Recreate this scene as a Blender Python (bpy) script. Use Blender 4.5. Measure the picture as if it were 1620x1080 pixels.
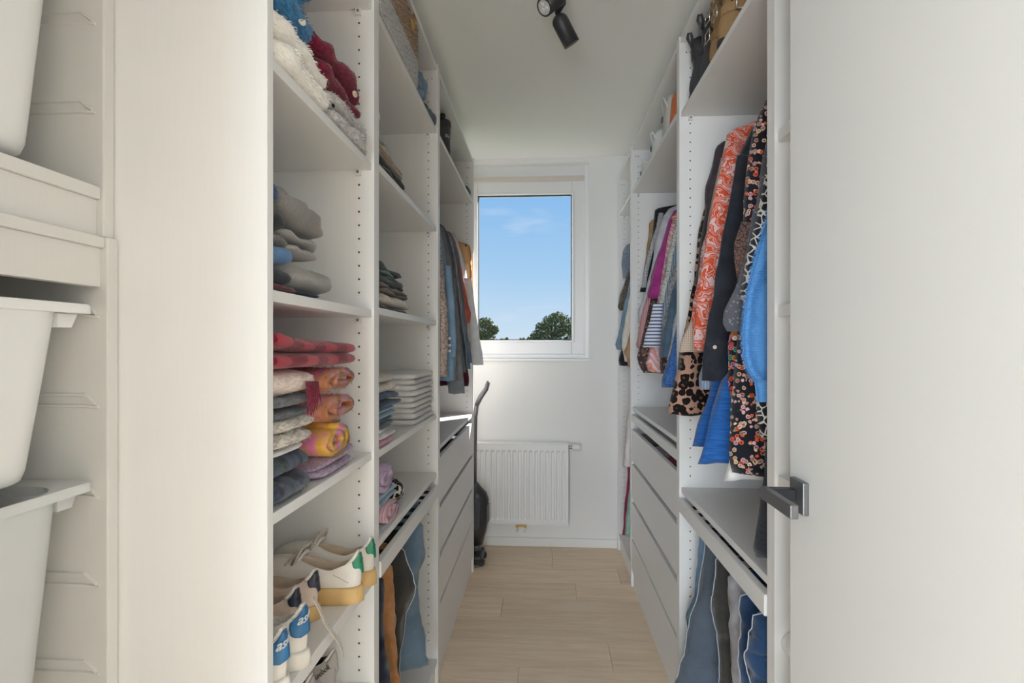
import bpy, math, random
import numpy as np
from mathutils import Vector, noise as mnoise
scene = bpy.context.scene
for o in list(bpy.data.objects):
    bpy.data.objects.remove(o)
COL = scene.collection
R = math.radians
# ------------------------------------------------------------------ camera
F, TH, Y0, CH = 829.5, .0609, 545.7, 1.2936      # focal length (px), yaw, horizon row, eye height
cam = bpy.data.cameras.new('camera'); camo = bpy.data.objects.new('camera', cam); COL.objects.link(camo)
cam.sensor_width = 36; cam.lens = F/1620*36; cam.clip_start = .01; cam.clip_end = 500
cam.shift_y = (Y0-540)/1620
camo.location = (0, 0, CH); camo.rotation_euler = (R(90), 0, TH)
scene.camera = camo
# ------------------------------------------------------------------ exposure
vs = scene.view_settings
vs.view_transform = 'Standard'; vs.look = 'None'; vs.exposure = 0.6; vs.gamma = 1; vs.use_curve_mapping = False
scene.cycles.use_denoising = True
scene.cycles.max_bounces = 14; scene.cycles.diffuse_bounces = 12; scene.cycles.transparent_max_bounces = 16
scene.cycles.sample_clamp_indirect = 6
# ------------------------------------------------------------------ sky
def lin(h):
    if isinstance(h, str):
        h = h.lstrip('#'); c = [int(h[i:i+2], 16)/255 for i in (0, 2, 4)]
    else: c = [v/255 for v in h]
    return tuple((v/12.92 if v <= .04045 else ((v+.055)/1.055)**2.4) for v in c)+(1,)
W = bpy.data.worlds.new('sky'); scene.world = W; W.use_nodes = True
wn, wl = W.node_tree.nodes, W.node_tree.links; wn.clear()
tc = wn.new('ShaderNodeTexCoord'); sep = wn.new('ShaderNodeSeparateXYZ'); wl.new(tc.outputs['Generated'], sep.inputs[0])
rp = wn.new('ShaderNodeValToRGB'); wl.new(sep.outputs[2], rp.inputs[0])
e = rp.color_ramp.elements
e[0].position = 0.0; e[0].color = lin((205, 224, 240)); e[1].position = .33; e[1].color = lin((126, 180, 234))
m1 = rp.color_ramp.elements.new(.13); m1.color = lin((165, 204, 238))
m2 = rp.color_ramp.elements.new(1.0); m2.color = lin((96, 150, 215))
mp = wn.new('ShaderNodeMapping'); mp.inputs['Scale'].default_value = (3.2, 3.2, 17); mp.inputs['Location'].default_value = (.4, .1, .35)
wl.new(tc.outputs['Generated'], mp.inputs[0])
nz = wn.new('ShaderNodeTexNoise'); nz.inputs['Scale'].default_value = 1.7; nz.inputs['Detail'].default_value = 5; wl.new(mp.outputs[0], nz.inputs[0])
cr = wn.new('ShaderNodeValToRGB'); wl.new(nz.outputs[0], cr.inputs[0])
cr.color_ramp.elements[0].position = .52; cr.color_ramp.elements[0].color = (0, 0, 0, 1)
cr.color_ramp.elements[1].position = .85; cr.color_ramp.elements[1].color = (.75, .75, .75, 1)
mx = wn.new('ShaderNodeMixRGB'); wl.new(cr.outputs[0], mx.inputs[0]); wl.new(rp.outputs[0], mx.inputs[1]); mx.inputs[2].default_value = lin((225, 233, 243))
bg = wn.new('ShaderNodeBackground'); bg.inputs[1].default_value = .67; wl.new(mx.outputs[0], bg.inputs[0])
wo = wn.new('ShaderNodeOutputWorld'); wl.new(bg.outputs[0], wo.inputs[0])
# ------------------------------------------------------------------ sun
sun = bpy.data.lights.new('sun_offscreen', 'SUN'); suno = bpy.data.objects.new('sun_offscreen', sun); COL.objects.link(suno)
sun.energy = 10; sun.angle = R(.6); sun.color = (1, .96, .9)
suno.rotation_euler = Vector((-.46, -.52, -.47)).to_track_quat('-Z', 'Y').to_euler()
# ------------------------------------------------------------------ added area light for daylight through the doorway, in an invented wall_hall_back opening
hw = bpy.data.lights.new('hall_fill_offscreen', 'AREA'); hw.shape = 'RECTANGLE'; hw.size = 1.5; hw.size_y = 2.3; hw.energy = 84; hw.color = (.81, .915, 1)
hwo = bpy.data.objects.new('hall_fill_offscreen', hw); COL.objects.link(hwo); hwo.location = (-.75, -3.31, 1.25); hwo.rotation_euler = (R(90), 0, 0)
# ------------------------------------------------------------------ pixel helpers (1620 x 1080)
C_, S_ = math.cos(TH), math.sin(TH)
def ray(u, v):
    a = (u-810)/F; b = -(v-Y0)/F
    return Vector((C_*a-S_, S_*a+C_, b))
def PX(u, v, X): r = ray(u, v); return r*(X/r.x)+Vector((0, 0, CH))
def PY(u, v, Y): r = ray(u, v); return r*(Y/r.y)+Vector((0, 0, CH))
def PZ(u, v, Z): r = ray(u, v); return r*((Z-CH)/r.z)+Vector((0, 0, CH))
def depth(p): return -S_*p.x+C_*p.y
# ------------------------------------------------------------------ mesh helpers
class MB:
    def __init__(s): s.v = []; s.f = []; s.mi = []; s.cur = 0
    def add(s, vs_, fs): 
        n = len(s.v); s.v += [tuple(p) for p in vs_]; s.f += [tuple(i+n for i in f) for f in fs]; s.mi += [s.cur]*len(fs); return s
    def box(s, x0, x1, y0, y1, z0, z1):
        x0, x1 = min(x0, x1), max(x0, x1); y0, y1 = min(y0, y1), max(y0, y1); z0, z1 = min(z0, z1), max(z0, z1)
        return s.add([(x0,y0,z0),(x1,y0,z0),(x1,y1,z0),(x0,y1,z0),(x0,y0,z1),(x1,y0,z1),(x1,y1,z1),(x0,y1,z1)],
              [(0,3,2,1),(4,5,6,7),(0,1,5,4),(1,2,6,5),(2,3,7,6),(3,0,4,7)])
    def rings(s, rings, close=True, cap=True, capends=(True, True)):
        n = len(rings[0]); vs_ = [p for r in rings for p in r]; fs = []
        for i in range(len(rings)-1):
            for j in range(n if close else n-1):
                k = (j+1) % n
                fs.append((i*n+j, i*n+k, (i+1)*n+k, (i+1)*n+j))
        if cap and close:
            if capends[0]: fs.append(tuple(range(n))[::-1])
            if capends[1]: fs.append(tuple((len(rings)-1)*n+j for j in range(n)))
        return s.add(vs_, fs)
    def tube(s, pts, r, n=10, flat=None):
        pts = [Vector(p) for p in pts]; rs = r if isinstance(r, (list, tuple)) else [r]*len(pts); rg = []
        up = Vector((0, 0, 1)); prev = None
        for i, p in enumerate(pts):
            d = (pts[min(i+1, len(pts)-1)]-pts[max(i-1, 0)]).normalized()
            if prev is None:
                a = d.orthogonal().normalized()
            else:
                a = (prev-d*prev.dot(d)).normalized()
            prev = a; b = d.cross(a)
            rg.append([p+(a*math.cos(2*math.pi*k/n)+b*math.sin(2*math.pi*k/n))*rs[i] for k in range(n)])
        return s.rings(rg)
    def cyl(s, p0, p1, r0, r1=None, n=20): return s.tube([p0, p1], [r0, r0 if r1 is None else r1], n)
    def lathe(s, prof, c=(0, 0, 0), n=24, axis='z'):
        rg = []
        for r, h in prof:
            ring = []
            for k in range(n):
                a = 2*math.pi*k/n; x, y = r*math.cos(a), r*math.sin(a)
                q = (x, y, h) if axis == 'z' else ((x, h, y) if axis == 'y' else (h, x, y))
                ring.append((c[0]+q[0], c[1]+q[1], c[2]+q[2]))
            rg.append(ring)
        return s.rings(rg)
    def build(s, name, mat, parent=None, base=None, smooth=False, bevel=0, kind=None, label=None):
        me = bpy.data.meshes.new(name)
        off = Vector(base) if base is not None else (Vector(parent['_o']) if parent is not None and '_o' in parent else Vector((0, 0, 0)))
        me.from_pydata([(x-off.x, y-off.y, z-off.z) for x, y, z in s.v], [], s.f)
        for m in (mat if isinstance(mat, (list, tuple)) else [mat]): me.materials.append(m)
        if any(s.mi): me.polygons.foreach_set('material_index', s.mi)
        import bmesh
        bm = bmesh.new(); bm.from_mesh(me); bmesh.ops.recalc_face_normals(bm, faces=bm.faces); bm.to_mesh(me); bm.free()
        if smooth: me.polygons.foreach_set('use_smooth', [True]*len(me.polygons))
        me.update()
        o = bpy.data.objects.new(name, me); COL.objects.link(o)
        if parent is not None:
            o.parent = parent
            if '_o' in parent: o['_o'] = list(parent['_o'])
        else:
            o.location = off; o['_o'] = list(off)
        if bevel:
            b = o.modifiers.new('bevel', 'BEVEL'); b.width = bevel; b.segments = 2; b.limit_method = 'ANGLE'; b.angle_limit = R(40)
            b.harden_normals = False
        if smooth and bevel == 0 and False: pass
        if kind: o['kind'] = kind
        if label: o['label'] = label
        return o
def tag(o, label, cat=None, group=None, kind=None):
    o['label'] = label
    if cat: o['category'] = cat
    if group: o['group'] = group
    if kind: o['kind'] = kind
    return o
def thing(name, label, cat, base, group=None):
    o = bpy.data.objects.new(name, None); COL.objects.link(o); o.location = base; o['_o'] = list(base); o.empty_display_size = .05
    return tag(o, label, cat, group)
def struct(o): o['kind'] = 'structure'; return o
def sm(a, b, t): t = max(0, min(1, (t-a)/(b-a))); return t*t*(3-2*t)
def interp(xs, ys, x): return float(np.interp(x, xs, ys))
# ------------------------------------------------------------------ materials
def newmat(name):
    m = bpy.data.materials.new(name); m.use_nodes = True
    return m, m.node_tree.nodes, m.node_tree.links, m.node_tree.nodes['Principled BSDF']
def coords(n, l, scale, rot=(0, 0, 0)):
    t = n.new('ShaderNodeTexCoord'); mp = n.new('ShaderNodeMapping'); l.new(t.outputs['Object'], mp.inputs[0])
    mp.inputs['Scale'].default_value = scale if isinstance(scale, (tuple, list)) else (scale,)*3
    mp.inputs['Rotation'].default_value = rot; return mp.outputs[0]
def ramp(n, l, src, stops, const=False):
    r = n.new('ShaderNodeValToRGB'); l.new(src, r.inputs[0]); cr = r.color_ramp
    if const: cr.interpolation = 'CONSTANT'
    while len(cr.elements) < len(stops): cr.elements.new(.5)
    for el, (p, c) in zip(cr.elements, stops): el.position = p; el.color = c
    return r.outputs[0]
def bumpn(n, l, b, h, strength, dist=.002):
    bp = n.new('ShaderNodeBump'); bp.inputs['Strength'].default_value = strength; bp.inputs['Distance'].default_value = dist
    l.new(h, bp.inputs['Height']); l.new(bp.outputs[0], b.inputs['Normal'])
def noise_(n, l, vec, scale, detail=4, dist=0):
    t = n.new('ShaderNodeTexNoise'); t.inputs['Scale'].default_value = scale; t.inputs['Detail'].default_value = detail; t.inputs['Distortion'].default_value = dist
    l.new(vec, t.inputs[0]); return t.outputs[0]
def plain(name, col, rough=.5, metal=0, bump=0, bs=200, spec=.5, var=.0):
    m, n, l, b = newmat(name); c = lin(col); b.inputs['Base Color'].default_value = c
    b.inputs['Roughness'].default_value = rough; b.inputs['Metallic'].default_value = metal; b.inputs['Specular IOR Level'].default_value = spec
    if bump or var:
        v = coords(n, l, 1); h = noise_(n, l, v, bs)
        if bump: bumpn(n, l, b, h, bump)
        if var:
            h2 = noise_(n, l, v, bs*.3); l.new(ramp(n, l, h2, [(.3, tuple(x*(1-var) for x in c[:3])+(1,)), (.7, c)]), b.inputs['Base Color'])
    return m
def melamine(name, col):
    m, n, l, b = newmat(name); c = lin(col)
    v = coords(n, l, (90, 90, 4)); h = noise_(n, l, v, 3, 5)
    l.new(ramp(n, l, h, [(.3, tuple(x*.985 for x in c[:3])+(1,)), (.7, c)]), b.inputs['Base Color'])
    b.inputs['Roughness'].default_value = .42; b.inputs['Specular IOR Level'].default_value = .35
    bumpn(n, l, b, h, .04, .0008); return m
def fabric(name, col, col2=None, kind='plain', scale=1.0, rough=.95, bump=.4, rot=(0, 0, 0), cols=None):
    """woven, knitted and printed cloth"""
    m, n, l, b = newmat(name); c = lin(col); c2 = lin(col2) if col2 else tuple(x*.72 for x in c[:3])+(1,)
    b.inputs['Roughness'].default_value = rough; b.inputs['Specular IOR Level'].default_value = .15
    b.inputs['Sheen Weight'].default_value = .25; b.inputs['Sheen Roughness'].default_value = .5
    v = coords(n, l, scale, rot); bc = b.inputs['Base Color']
    fine = noise_(n, l, v, 420, 3)
    def vor(s, feat='F1', src=v, rnd=1):
        t = n.new('ShaderNodeTexVoronoi'); t.feature = feat; t.inputs['Scale'].default_value = s; t.inputs['Randomness'].default_value = rnd; l.new(src, t.inputs['Vector']); return t
    def wave(s, d='X', dist=0, src=v, prof='SIN', dscale=1):
        t = n.new('ShaderNodeTexWave'); t.wave_type = 'BANDS'; t.bands_direction = d; t.wave_profile = prof; t.inputs['Scale'].default_value = s
        t.inputs['Distortion'].default_value = dist; t.inputs['Detail Scale'].default_value = dscale; l.new(src, t.inputs['Vector']); return t.outputs['Fac']
    def warp(amount, s):
        t = n.new('ShaderNodeTexNoise'); t.inputs['Scale'].default_value = s; l.new(v, t.inputs[0])
        a = n.new('ShaderNodeVectorMath'); a.operation = 'MULTIPLY_ADD'; l.new(t.outputs['Color'], a.inputs[0]); a.inputs[1].default_value = (amount,)*3; l.new(v, a.inputs[2]); return a.outputs[0]
    def mixc(fac, a, bb, mode='MIX'):
        t = n.new('ShaderNodeMixRGB'); t.blend_type = mode
        for i, q in ((0, fac), (1, a), (2, bb)):
            if isinstance(q, (tuple, float, int)): t.inputs[i].default_value = q
            else: l.new(q, t.inputs[i])
        return t.outputs[0]
    hgt = fine
    if kind == 'plain':
        big = noise_(n, l, v, 30, 4); l.new(ramp(n, l, big, [(.25, c2), (.7, c)]), bc)
    elif kind == 'denim':
        big = noise_(n, l, v, 9, 6); a = ramp(n, l, big, [(.3, c2), (.72, c)])
        l.new(mixc(.35, a, ramp(n, l, noise_(n, l, coords(n, l, (900, 900, 160)), 1, 3), [(.3, c2), (.7, tuple(min(1, x*1.35) for x in c[:3])+(1,))])), bc)
    elif kind == 'knit':
        w = wave(70, 'Y', 1.5); w2 = wave(90, 'Z', 1.0)
        k = mixc(.5, w, w2, 'ADD'); hgt = k
        l.new(ramp(n, l, k, [(.1, c2), (.8, c)]), bc)
    elif kind == 'fuzzy':
        w = noise_(n, l, coords(n, l, (220, 60, 220)), 1.2, 6); hgt = w; l.new(ramp(n, l, w, [(.3, c2), (.65, c)]), bc)
    elif kind == 'tweed':
        w = noise_(n, l, v, 260, 2); hgt = w; l.new(ramp(n, l, w, [(.38, c2), (.6, c)]), bc)
    elif kind == 'stripe':
        w = wave(22, 'Z'); l.new(ramp(n, l, w, [(.0, c), (.62, c2)], True), bc)
    elif kind == 'vstripe':
        w = wave(40, 'X', .3); l.new(ramp(n, l, w, [(.0, c), (.6, c2)], False), bc)
    elif kind == 'check':
        wx = wave(3.4, 'Y', .05); wz = wave(3.4, 'X', .05)
        a = ramp(n, l, wx, [(0, (0, 0, 0, 1)), (.5, (1, 1, 1, 1))], True); d = ramp(n, l, wz, [(0, (0, 0, 0, 1)), (.5, (1, 1, 1, 1))], True)
        s_ = mixc(.5, a, d); l.new(ramp(n, l, s_, [(0, c2), (.4, tuple((p+q)/2 for p, q in zip(c, c2))), (.85, c)], True), bc)
    elif kind == 'gingham':
        wx = wave(55, 'X'); wz = wave(55, 'Z'); s_ = mixc(.5, wx, wz); l.new(ramp(n, l, s_, [(.25, c2), (.75, c)]), bc)
    elif kind == 'leopard':
        t = vor(38, 'F1', warp(.02, 34), .6); h1 = noise_(n, l, v, 70, 2)
        k = mixc(.22, t.outputs['Distance'], h1); k2 = ramp(n, l, k, [(.0, lin((120, 80, 58))), (.24, lin((28, 24, 24))), (.54, c)], True); l.new(k2, bc)
    elif kind == 'floral':
        t = vor(52, 'F1', warp(.008, 70)); cl = cols or ['#d8432f', '#e8c9a8', '#c27a9a', '#e08a3c', '#f0e0d0', '#7a9a70']
        sepc = n.new('ShaderNodeSeparateColor'); l.new(t.outputs['Color'], sepc.inputs[0])
        pc = ramp(n, l, sepc.outputs[0], [(i/len(cl), lin(q)) for i, q in enumerate(cl)], True)
        gate = ramp(n, l, t.outputs['Distance'], [(0, (1, 1, 1, 1)), (.16, (.12, .12, .12, 1)), (.28, (1, 1, 1, 1)), (.5, (0, 0, 0, 1))], True)
        gm = mixc(1.0, gate, ramp(n, l, sepc.outputs[1], [(0, (1, 1, 1, 1)), (.8, (0, 0, 0, 1))], True), 'MULTIPLY')
        l.new(mixc(gm, c, pc), bc)
    elif kind == 'tropical':
        w = wave(13, 'DIAGONAL', 9, v, 'SIN', 2.2); w2 = noise_(n, l, v, 26, 2, 1.6); k = mixc(.4, w, w2)
        l.new(ramp(n, l, k, [(0, c2), (.26, c), (.43, c2), (.52, c), (.66, c2), (.72, c)], True), bc)
    elif kind == 'net':
        t = vor(58, 'DISTANCE_TO_EDGE', warp(.006, 60)); l.new(ramp(n, l, t.outputs['Distance'], [(0, c2), (.075, c)], True), bc)
    elif kind == 'swirl':
        cl = cols; w = wave(6, 'DIAGONAL', 6, v, 'SAW', 1.5); l.new(ramp(n, l, w, [(i/len(cl), lin(q)) for i, q in enumerate(cl)], False), bc)
    elif kind == 'patch':
        cl = cols; w = noise_(n, l, v, 14, 3, .5); l.new(ramp(n, l, w, [(.28+.5*i/len(cl), lin(q)) for i, q in enumerate(cl)], False), bc)
    elif kind == 'crinkle':
        w = noise_(n, l, coords(n, l, (18, 18, 230)), 1.4, 4, .4); hgt = w; l.new(ramp(n, l, w, [(.3, c2), (.7, c)]), bc)
    elif kind == 'dots':
        t = vor(110); l.new(ramp(n, l, t.outputs['Distance'], [(0, c2), (.3, c)], True), bc)
    bumpn(n, l, b, hgt, bump, .0015); return m
M = {}
M['wall'] = plain('wall_paint', (243, 243, 242), .9, bump=.03, bs=300)
M['ceil'] = plain('ceiling_paint', (247, 247, 245), .95, bump=.02, bs=300)
M['mel'] = melamine('white_melamine', (236, 235, 234))
M['back'] = melamine('white_back_panel', (232, 231, 230))
M['door'] = plain('door_paint', (234, 234, 233), .45, bump=.015, bs=120)
M['hole'] = plain('dark_hole_tone', (48, 46, 46), .9)  # dark tone standing in for shade inside button holes
M['metal'] = plain('zinc', (150, 150, 150), .35, metal=1)
M['rail'] = plain('white_rail', (225, 225, 225), .35)
M['darkm'] = plain('dark_metal', (52, 54, 60), .38, metal=.6)
M['graphite'] = plain('graphite_metal', (126, 126, 128), .34, metal=.8, bump=.02)
M['blacklamp'] = plain('matt_black_lamp', (58, 58, 60), .42, bump=.02, bs=500)
M['trof'] = melamine('trofast_white', (214, 212, 208))
M['bin'] = plain('bin_plastic', (226, 226, 225), .35)
M['upvc'] = plain('window_plastic', (240, 241, 243), .3)
M['gasket'] = plain('gasket_rubber', (48, 50, 52), .7)
M['blind'] = plain('blind_fabric', (222, 214, 206), .8)
M['rad'] = plain('radiator_enamel', (240, 240, 240), .3)
M['brass'] = plain('brass', (196, 160, 98), .3, metal=1)
def glassmat():
    m, n, l, b = newmat('pane_glass'); n.remove(b); o = n['Material Output']
    t = n.new('ShaderNodeBsdfTransparent'); g = n.new('ShaderNodeBsdfGlossy'); g.inputs['Roughness'].default_value = .4
    x = n.new('ShaderNodeMixShader'); x.inputs[0].default_value = .006; l.new(t.outputs[0], x.inputs[1]); l.new(g.outputs[0], x.inputs[2]); l.new(x.outputs[0], o.inputs[0]); return m
M['glass'] = glassmat()
def binmat():
    m, n, l, b = newmat('bin_translucent'); o = n['Material Output']; b.inputs['Base Color'].default_value = lin((226, 227, 227)); b.inputs['Roughness'].default_value = .38
    t = n.new('ShaderNodeBsdfTranslucent'); t.inputs[0].default_value = lin((235, 236, 236)); x = n.new('ShaderNodeMixShader'); x.inputs[0].default_value = .3
    l.new(b.outputs[0], x.inputs[1]); l.new(t.outputs[0], x.inputs[2]); l.new(x.outputs[0], o.inputs[0]); return m
M['bint'] = binmat()
def wood(name, a, b_, seed):
    m, n, l, b = newmat(name); v = coords(n, l, (1.3, 16, 16)); v2 = coords(n, l, (3, 70, 70))
    t = n.new('ShaderNodeObjectInfo'); mm = n.new('ShaderNodeVectorMath'); mm.operation = 'MULTIPLY_ADD'; l.new(t.outputs['Random'], mm.inputs[0]); mm.inputs[1].default_value = (31, 17, 9); l.new(v, mm.inputs[2])
    h = noise_(n, l, mm.outputs[0], 2.2, 6, .6); h2 = noise_(n, l, v2, 3, 4)
    c1 = ramp(n, l, h, [(.3, lin(b_)), (.7, lin(a))]); c2 = ramp(n, l, h2, [(.3, (.82, .82, .82, 1)), (.6, (1, 1, 1, 1))])
    x = n.new('ShaderNodeMixRGB'); x.blend_type = 'MULTIPLY'; x.inputs[0].default_value = .6; l.new(c1, x.inputs[1]); l.new(c2, x.inputs[2])
    hs = n.new('ShaderNodeHueSaturation'); l.new(x.outputs[0], hs.inputs['Color']); l.new(ramp(n, l, t.outputs['Random'], [(0, (.9, .9, .9, 1)), (1, (1.08, 1.08, 1.08, 1))]), hs.inputs['Value'])
    l.new(hs.outputs[0], b.inputs['Base Color']); b.inputs['Roughness'].default_value = .45; bumpn(n, l, b, h2, .06, .001); return m
M['oak'] = wood('pale_oak', (241, 222, 198), (227, 202, 173), 0)
# ------------------------------------------------------------------ key dimensions
XL, XR = -.4015, .4671            # fronts of the two wardrobe runs
YB, ZC = 3.3856, 2.501            # back wall, ceiling
DEP = .58; HT = 2.36; T = .018
WL, WR = XL-DEP-.015, XR+DEP+.015   # side walls
# ================================================================== SHELL
# floor: one substrate with separate planks
fl = struct(MB().box(WL, WR, -.0, YB, -.04, -.012).build('floor', M['oak'])); tag(fl, 'pale oak plank floor of the closet aisle')
random.seed(4)
PWD = .191; yy = 3.06; rows = []
y = YB
yedges = [YB]
k = 3.06
while k > -.25:
    yedges.append(k); k -= PWD
joints = {0: [-.2, .55], 1: [.05], 2: [.42, -.6], 3: [.167, -.75], 4: [-.207, .8], 5: [.6, -.45], 6: [.276, -.5], 7: [-.1, .75]}
for i in range(len(yedges)-1):
    y1, y0 = yedges[i], yedges[i+1]
    xs = [WL]+sorted(joints.get(i+1, [random.uniform(-.7, 0), random.uniform(.2, .9)]))+[WR]
    for a, b in zip(xs[:-1], xs[1:]):
        MB().box(a+.0006, b-.0006, max(y0, 0)+.0006, y1-.0006, -.012, random.uniform(-.0006, 0)).build('plank', M['oak'], fl, bevel=.0012)
# hall floor behind the doorway, walls and ceiling
struct(MB().box(-1.9, 1.9, -3.3, 0, -.04, 0).build('floor_hall', M['oak']))
struct(MB().box(-1.9, 1.9, -3.3, YB+.2, ZC, ZC+.1).build('ceiling', M['ceil']))
struct(MB().box(WL-.1, WL, .12, YB, -.04, ZC).build('wall_left', M['wall']))
struct(MB().box(WR, WR+.1, .12, YB, -.04, ZC).build('wall_right', M['wall']))
wf = MB(); wf.box(-1.9, -.405, .0, .12, 0, ZC); wf.box(.49, 1.9, .0, .12, 0, ZC); wf.box(-.405, .49, .0, .12, 2.10, ZC)
struct(wf.build('wall_front', M['wall']))
struct(MB().box(-2.0, -1.9, -3.3, .0, -.04, ZC).build('wall_hall_left', M['wall']))
struct(MB().box(1.9, 2.0, -3.3, .0, -.04, ZC).build('wall_hall_right', M['wall']))
hw_ = MB(); hw_.box(-1.9, -1.5, -3.4, -3.3, -.04, ZC); hw_.box(-.0, 1.9, -3.4, -3.3, -.04, ZC); hw_.box(-1.5, -.0, -3.4, -3.3, -.04, .1); hw_.box(-1.5, -.0, -3.4, -3.3, 2.4, ZC)  # unseen wall; its opening is invented and placed to steer the hall light
struct(hw_.build('wall_hall_back', M['wall']))
# back wall with the window opening
OX0, OX1, OZ0, OZ1 = -.535, .290, 1.207, 2.466
wb = MB(); wb.box(WL-.1, OX0, YB, YB+.2, -.04, ZC); wb.box(OX1, WR+.1, YB, YB+.2, -.04, ZC); wb.box(OX0, OX1, YB, YB+.2, -.04, OZ0-.016); wb.box(OX0, OX1, YB, YB+.2, OZ1, ZC)
struct(wb.build('wall_back', M['wall']))
struct(MB().box(WL, XR, YB-.014, YB, 0, .055).build('baseboard_back', M['wall'], bevel=.002))
# window
win = bpy.data.objects.new('window_1', None); COL.objects.link(win); win.location = (-.12, YB, OZ0); win['_o'] = [-.12, YB, OZ0]; struct(win)
tag(win, 'white framed window looking out on blue sky and treetops')
def ringframe(x0, x1, z0, z1, w, y0, y1, wt=None):
    wt = wt or w; m = MB(); m.box(x0, x0+w, y0, y1, z0, z1); m.box(x1-w, x1, y0, y1, z0, z1); m.box(x0+w, x1-w, y0, y1, z0, z0+w); m.box(x0+w, x1-w, y0, y1, z1-wt, z1); return m
YF = YB+.035
ringframe(OX0, OX1, OZ0, OZ1, .028, YF+.012, YF+.08, .07).build('outer_frame', M['upvc'], win, bevel=.003)
GX0, GX1, GZ0, GZ1 = PY(756, 500, YF).x, PY(904.5, 400, YF).x, PY(830, 538, YF).z, PY(830, 308, YF).z
m = MB(); a0, a1, b0, b1 = OX0+.028, OX1-.028, OZ0+.028, OZ1-.068
m.box(a0, GX0, YF, YF+.06, b0, b1); m.box(GX1, a1, YF, YF+.06, b0, b1); m.box(GX0, GX1, YF, YF+.06, b0, GZ0); m.box(GX0, GX1, YF, YF+.06, GZ1, b1)
sash = m.build('sash', M['upvc'], win, bevel=.004)
ringframe(GX0-.016, GX1+.016, GZ0-.016, GZ1+.016, .014, YF-.004, YF+.01).build('glazing_bead', M['upvc'], win, bevel=.002)
ringframe(GX0-.001, GX1+.001, GZ0-.001, GZ1+.001, .006, YF+.012, YF+.03).build('gasket', M['gasket'], win)
MB().box(GX0, GX1, YF+.022, YF+.026, GZ0, GZ1).build('pane', M['glass'], win)
MB().box(OX0+.01, OX1-.028, YF-.012, YF+.010, OZ1-.108, OZ1-.075).build('blind_cassette', M['blind'], win, bevel=.004)
MB().box(OX0-.005, OX1+.004, YB-.018, YF+.02, OZ0-.016, OZ0).build('window_sill', M['upvc'], win, bevel=.003)
# ================================================================== WARDROBES
M['chip'] = plain('particle_board', (150, 124, 96), .9)
def sockets(panel, xs, y, nrm, extra=(), z0=.17, z1=2.30, skip=()):
    """drill real pin sockets 5 mm wide and 12 mm deep into a side panel; nrm = direction its face looks"""
    m = MB(); pts = [(x, z0+i*.032) for x in xs for i in range(int((z1-z0)/.032))]+list(extra); r = .0026; off = Vector(panel['_o'])
    for x, z in pts:
        if any(a < z < b for a, b in skip): continue
        c = [(x+r*math.cos(k*math.pi/4), z+r*math.sin(k*math.pi/4)) for k in range(8)]
        m.rings([[(p, y+nrm*.002, q) for p, q in c], [(p, y-nrm*.012, q) for p, q in c]])
    cut = m.build('cutter', M['chip'], base=tuple(off))
    bo = panel.modifiers.new('drill', 'BOOLEAN'); bo.object = cut; bo.operation = 'DIFFERENCE'; bo.solver = 'EXACT'; bo.material_mode = 'TRANSFER'
    panel.modifiers.move(len(panel.modifiers)-1, 0); bv = panel.modifiers.get('bevel')
    if bv: panel.modifiers.remove(bv)
    panel.parent, par = None, panel.parent; panel.location = tuple(off)
    bpy.context.view_layer.update(); dg = bpy.context.evaluated_depsgraph_get(); me = bpy.data.meshes.new_from_object(panel.evaluated_get(dg))
    panel.modifiers.clear(); panel.data = me; panel.parent = par; panel.location = (0, 0, 0); bpy.data.objects.remove(cut)
def drawer(parent, side, X, y0, y1, z0, z1, depth_=.5):
    d = MB().box(X, X-side*.018, y0, y1, z0, z1).build('drawer', M['mel'], parent, bevel=.0015)
    b = MB(); xb = X-side*depth_
    b.box(X-side*.018, xb, y0+.01, y0+.024, z0+.01, z1-.035); b.box(X-side*.018, xb, y1-.024, y1-.01, z0+.01, z1-.035)
    b.box(xb, xb+side*.012, y0+.024, y1-.024, z0+.01, z1-.035); b.box(X-side*.018, xb, y0+.024, y1-.024, z0+.01, z0+.018)
    b.build('drawer_box', M['mel'], d); return d
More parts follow.
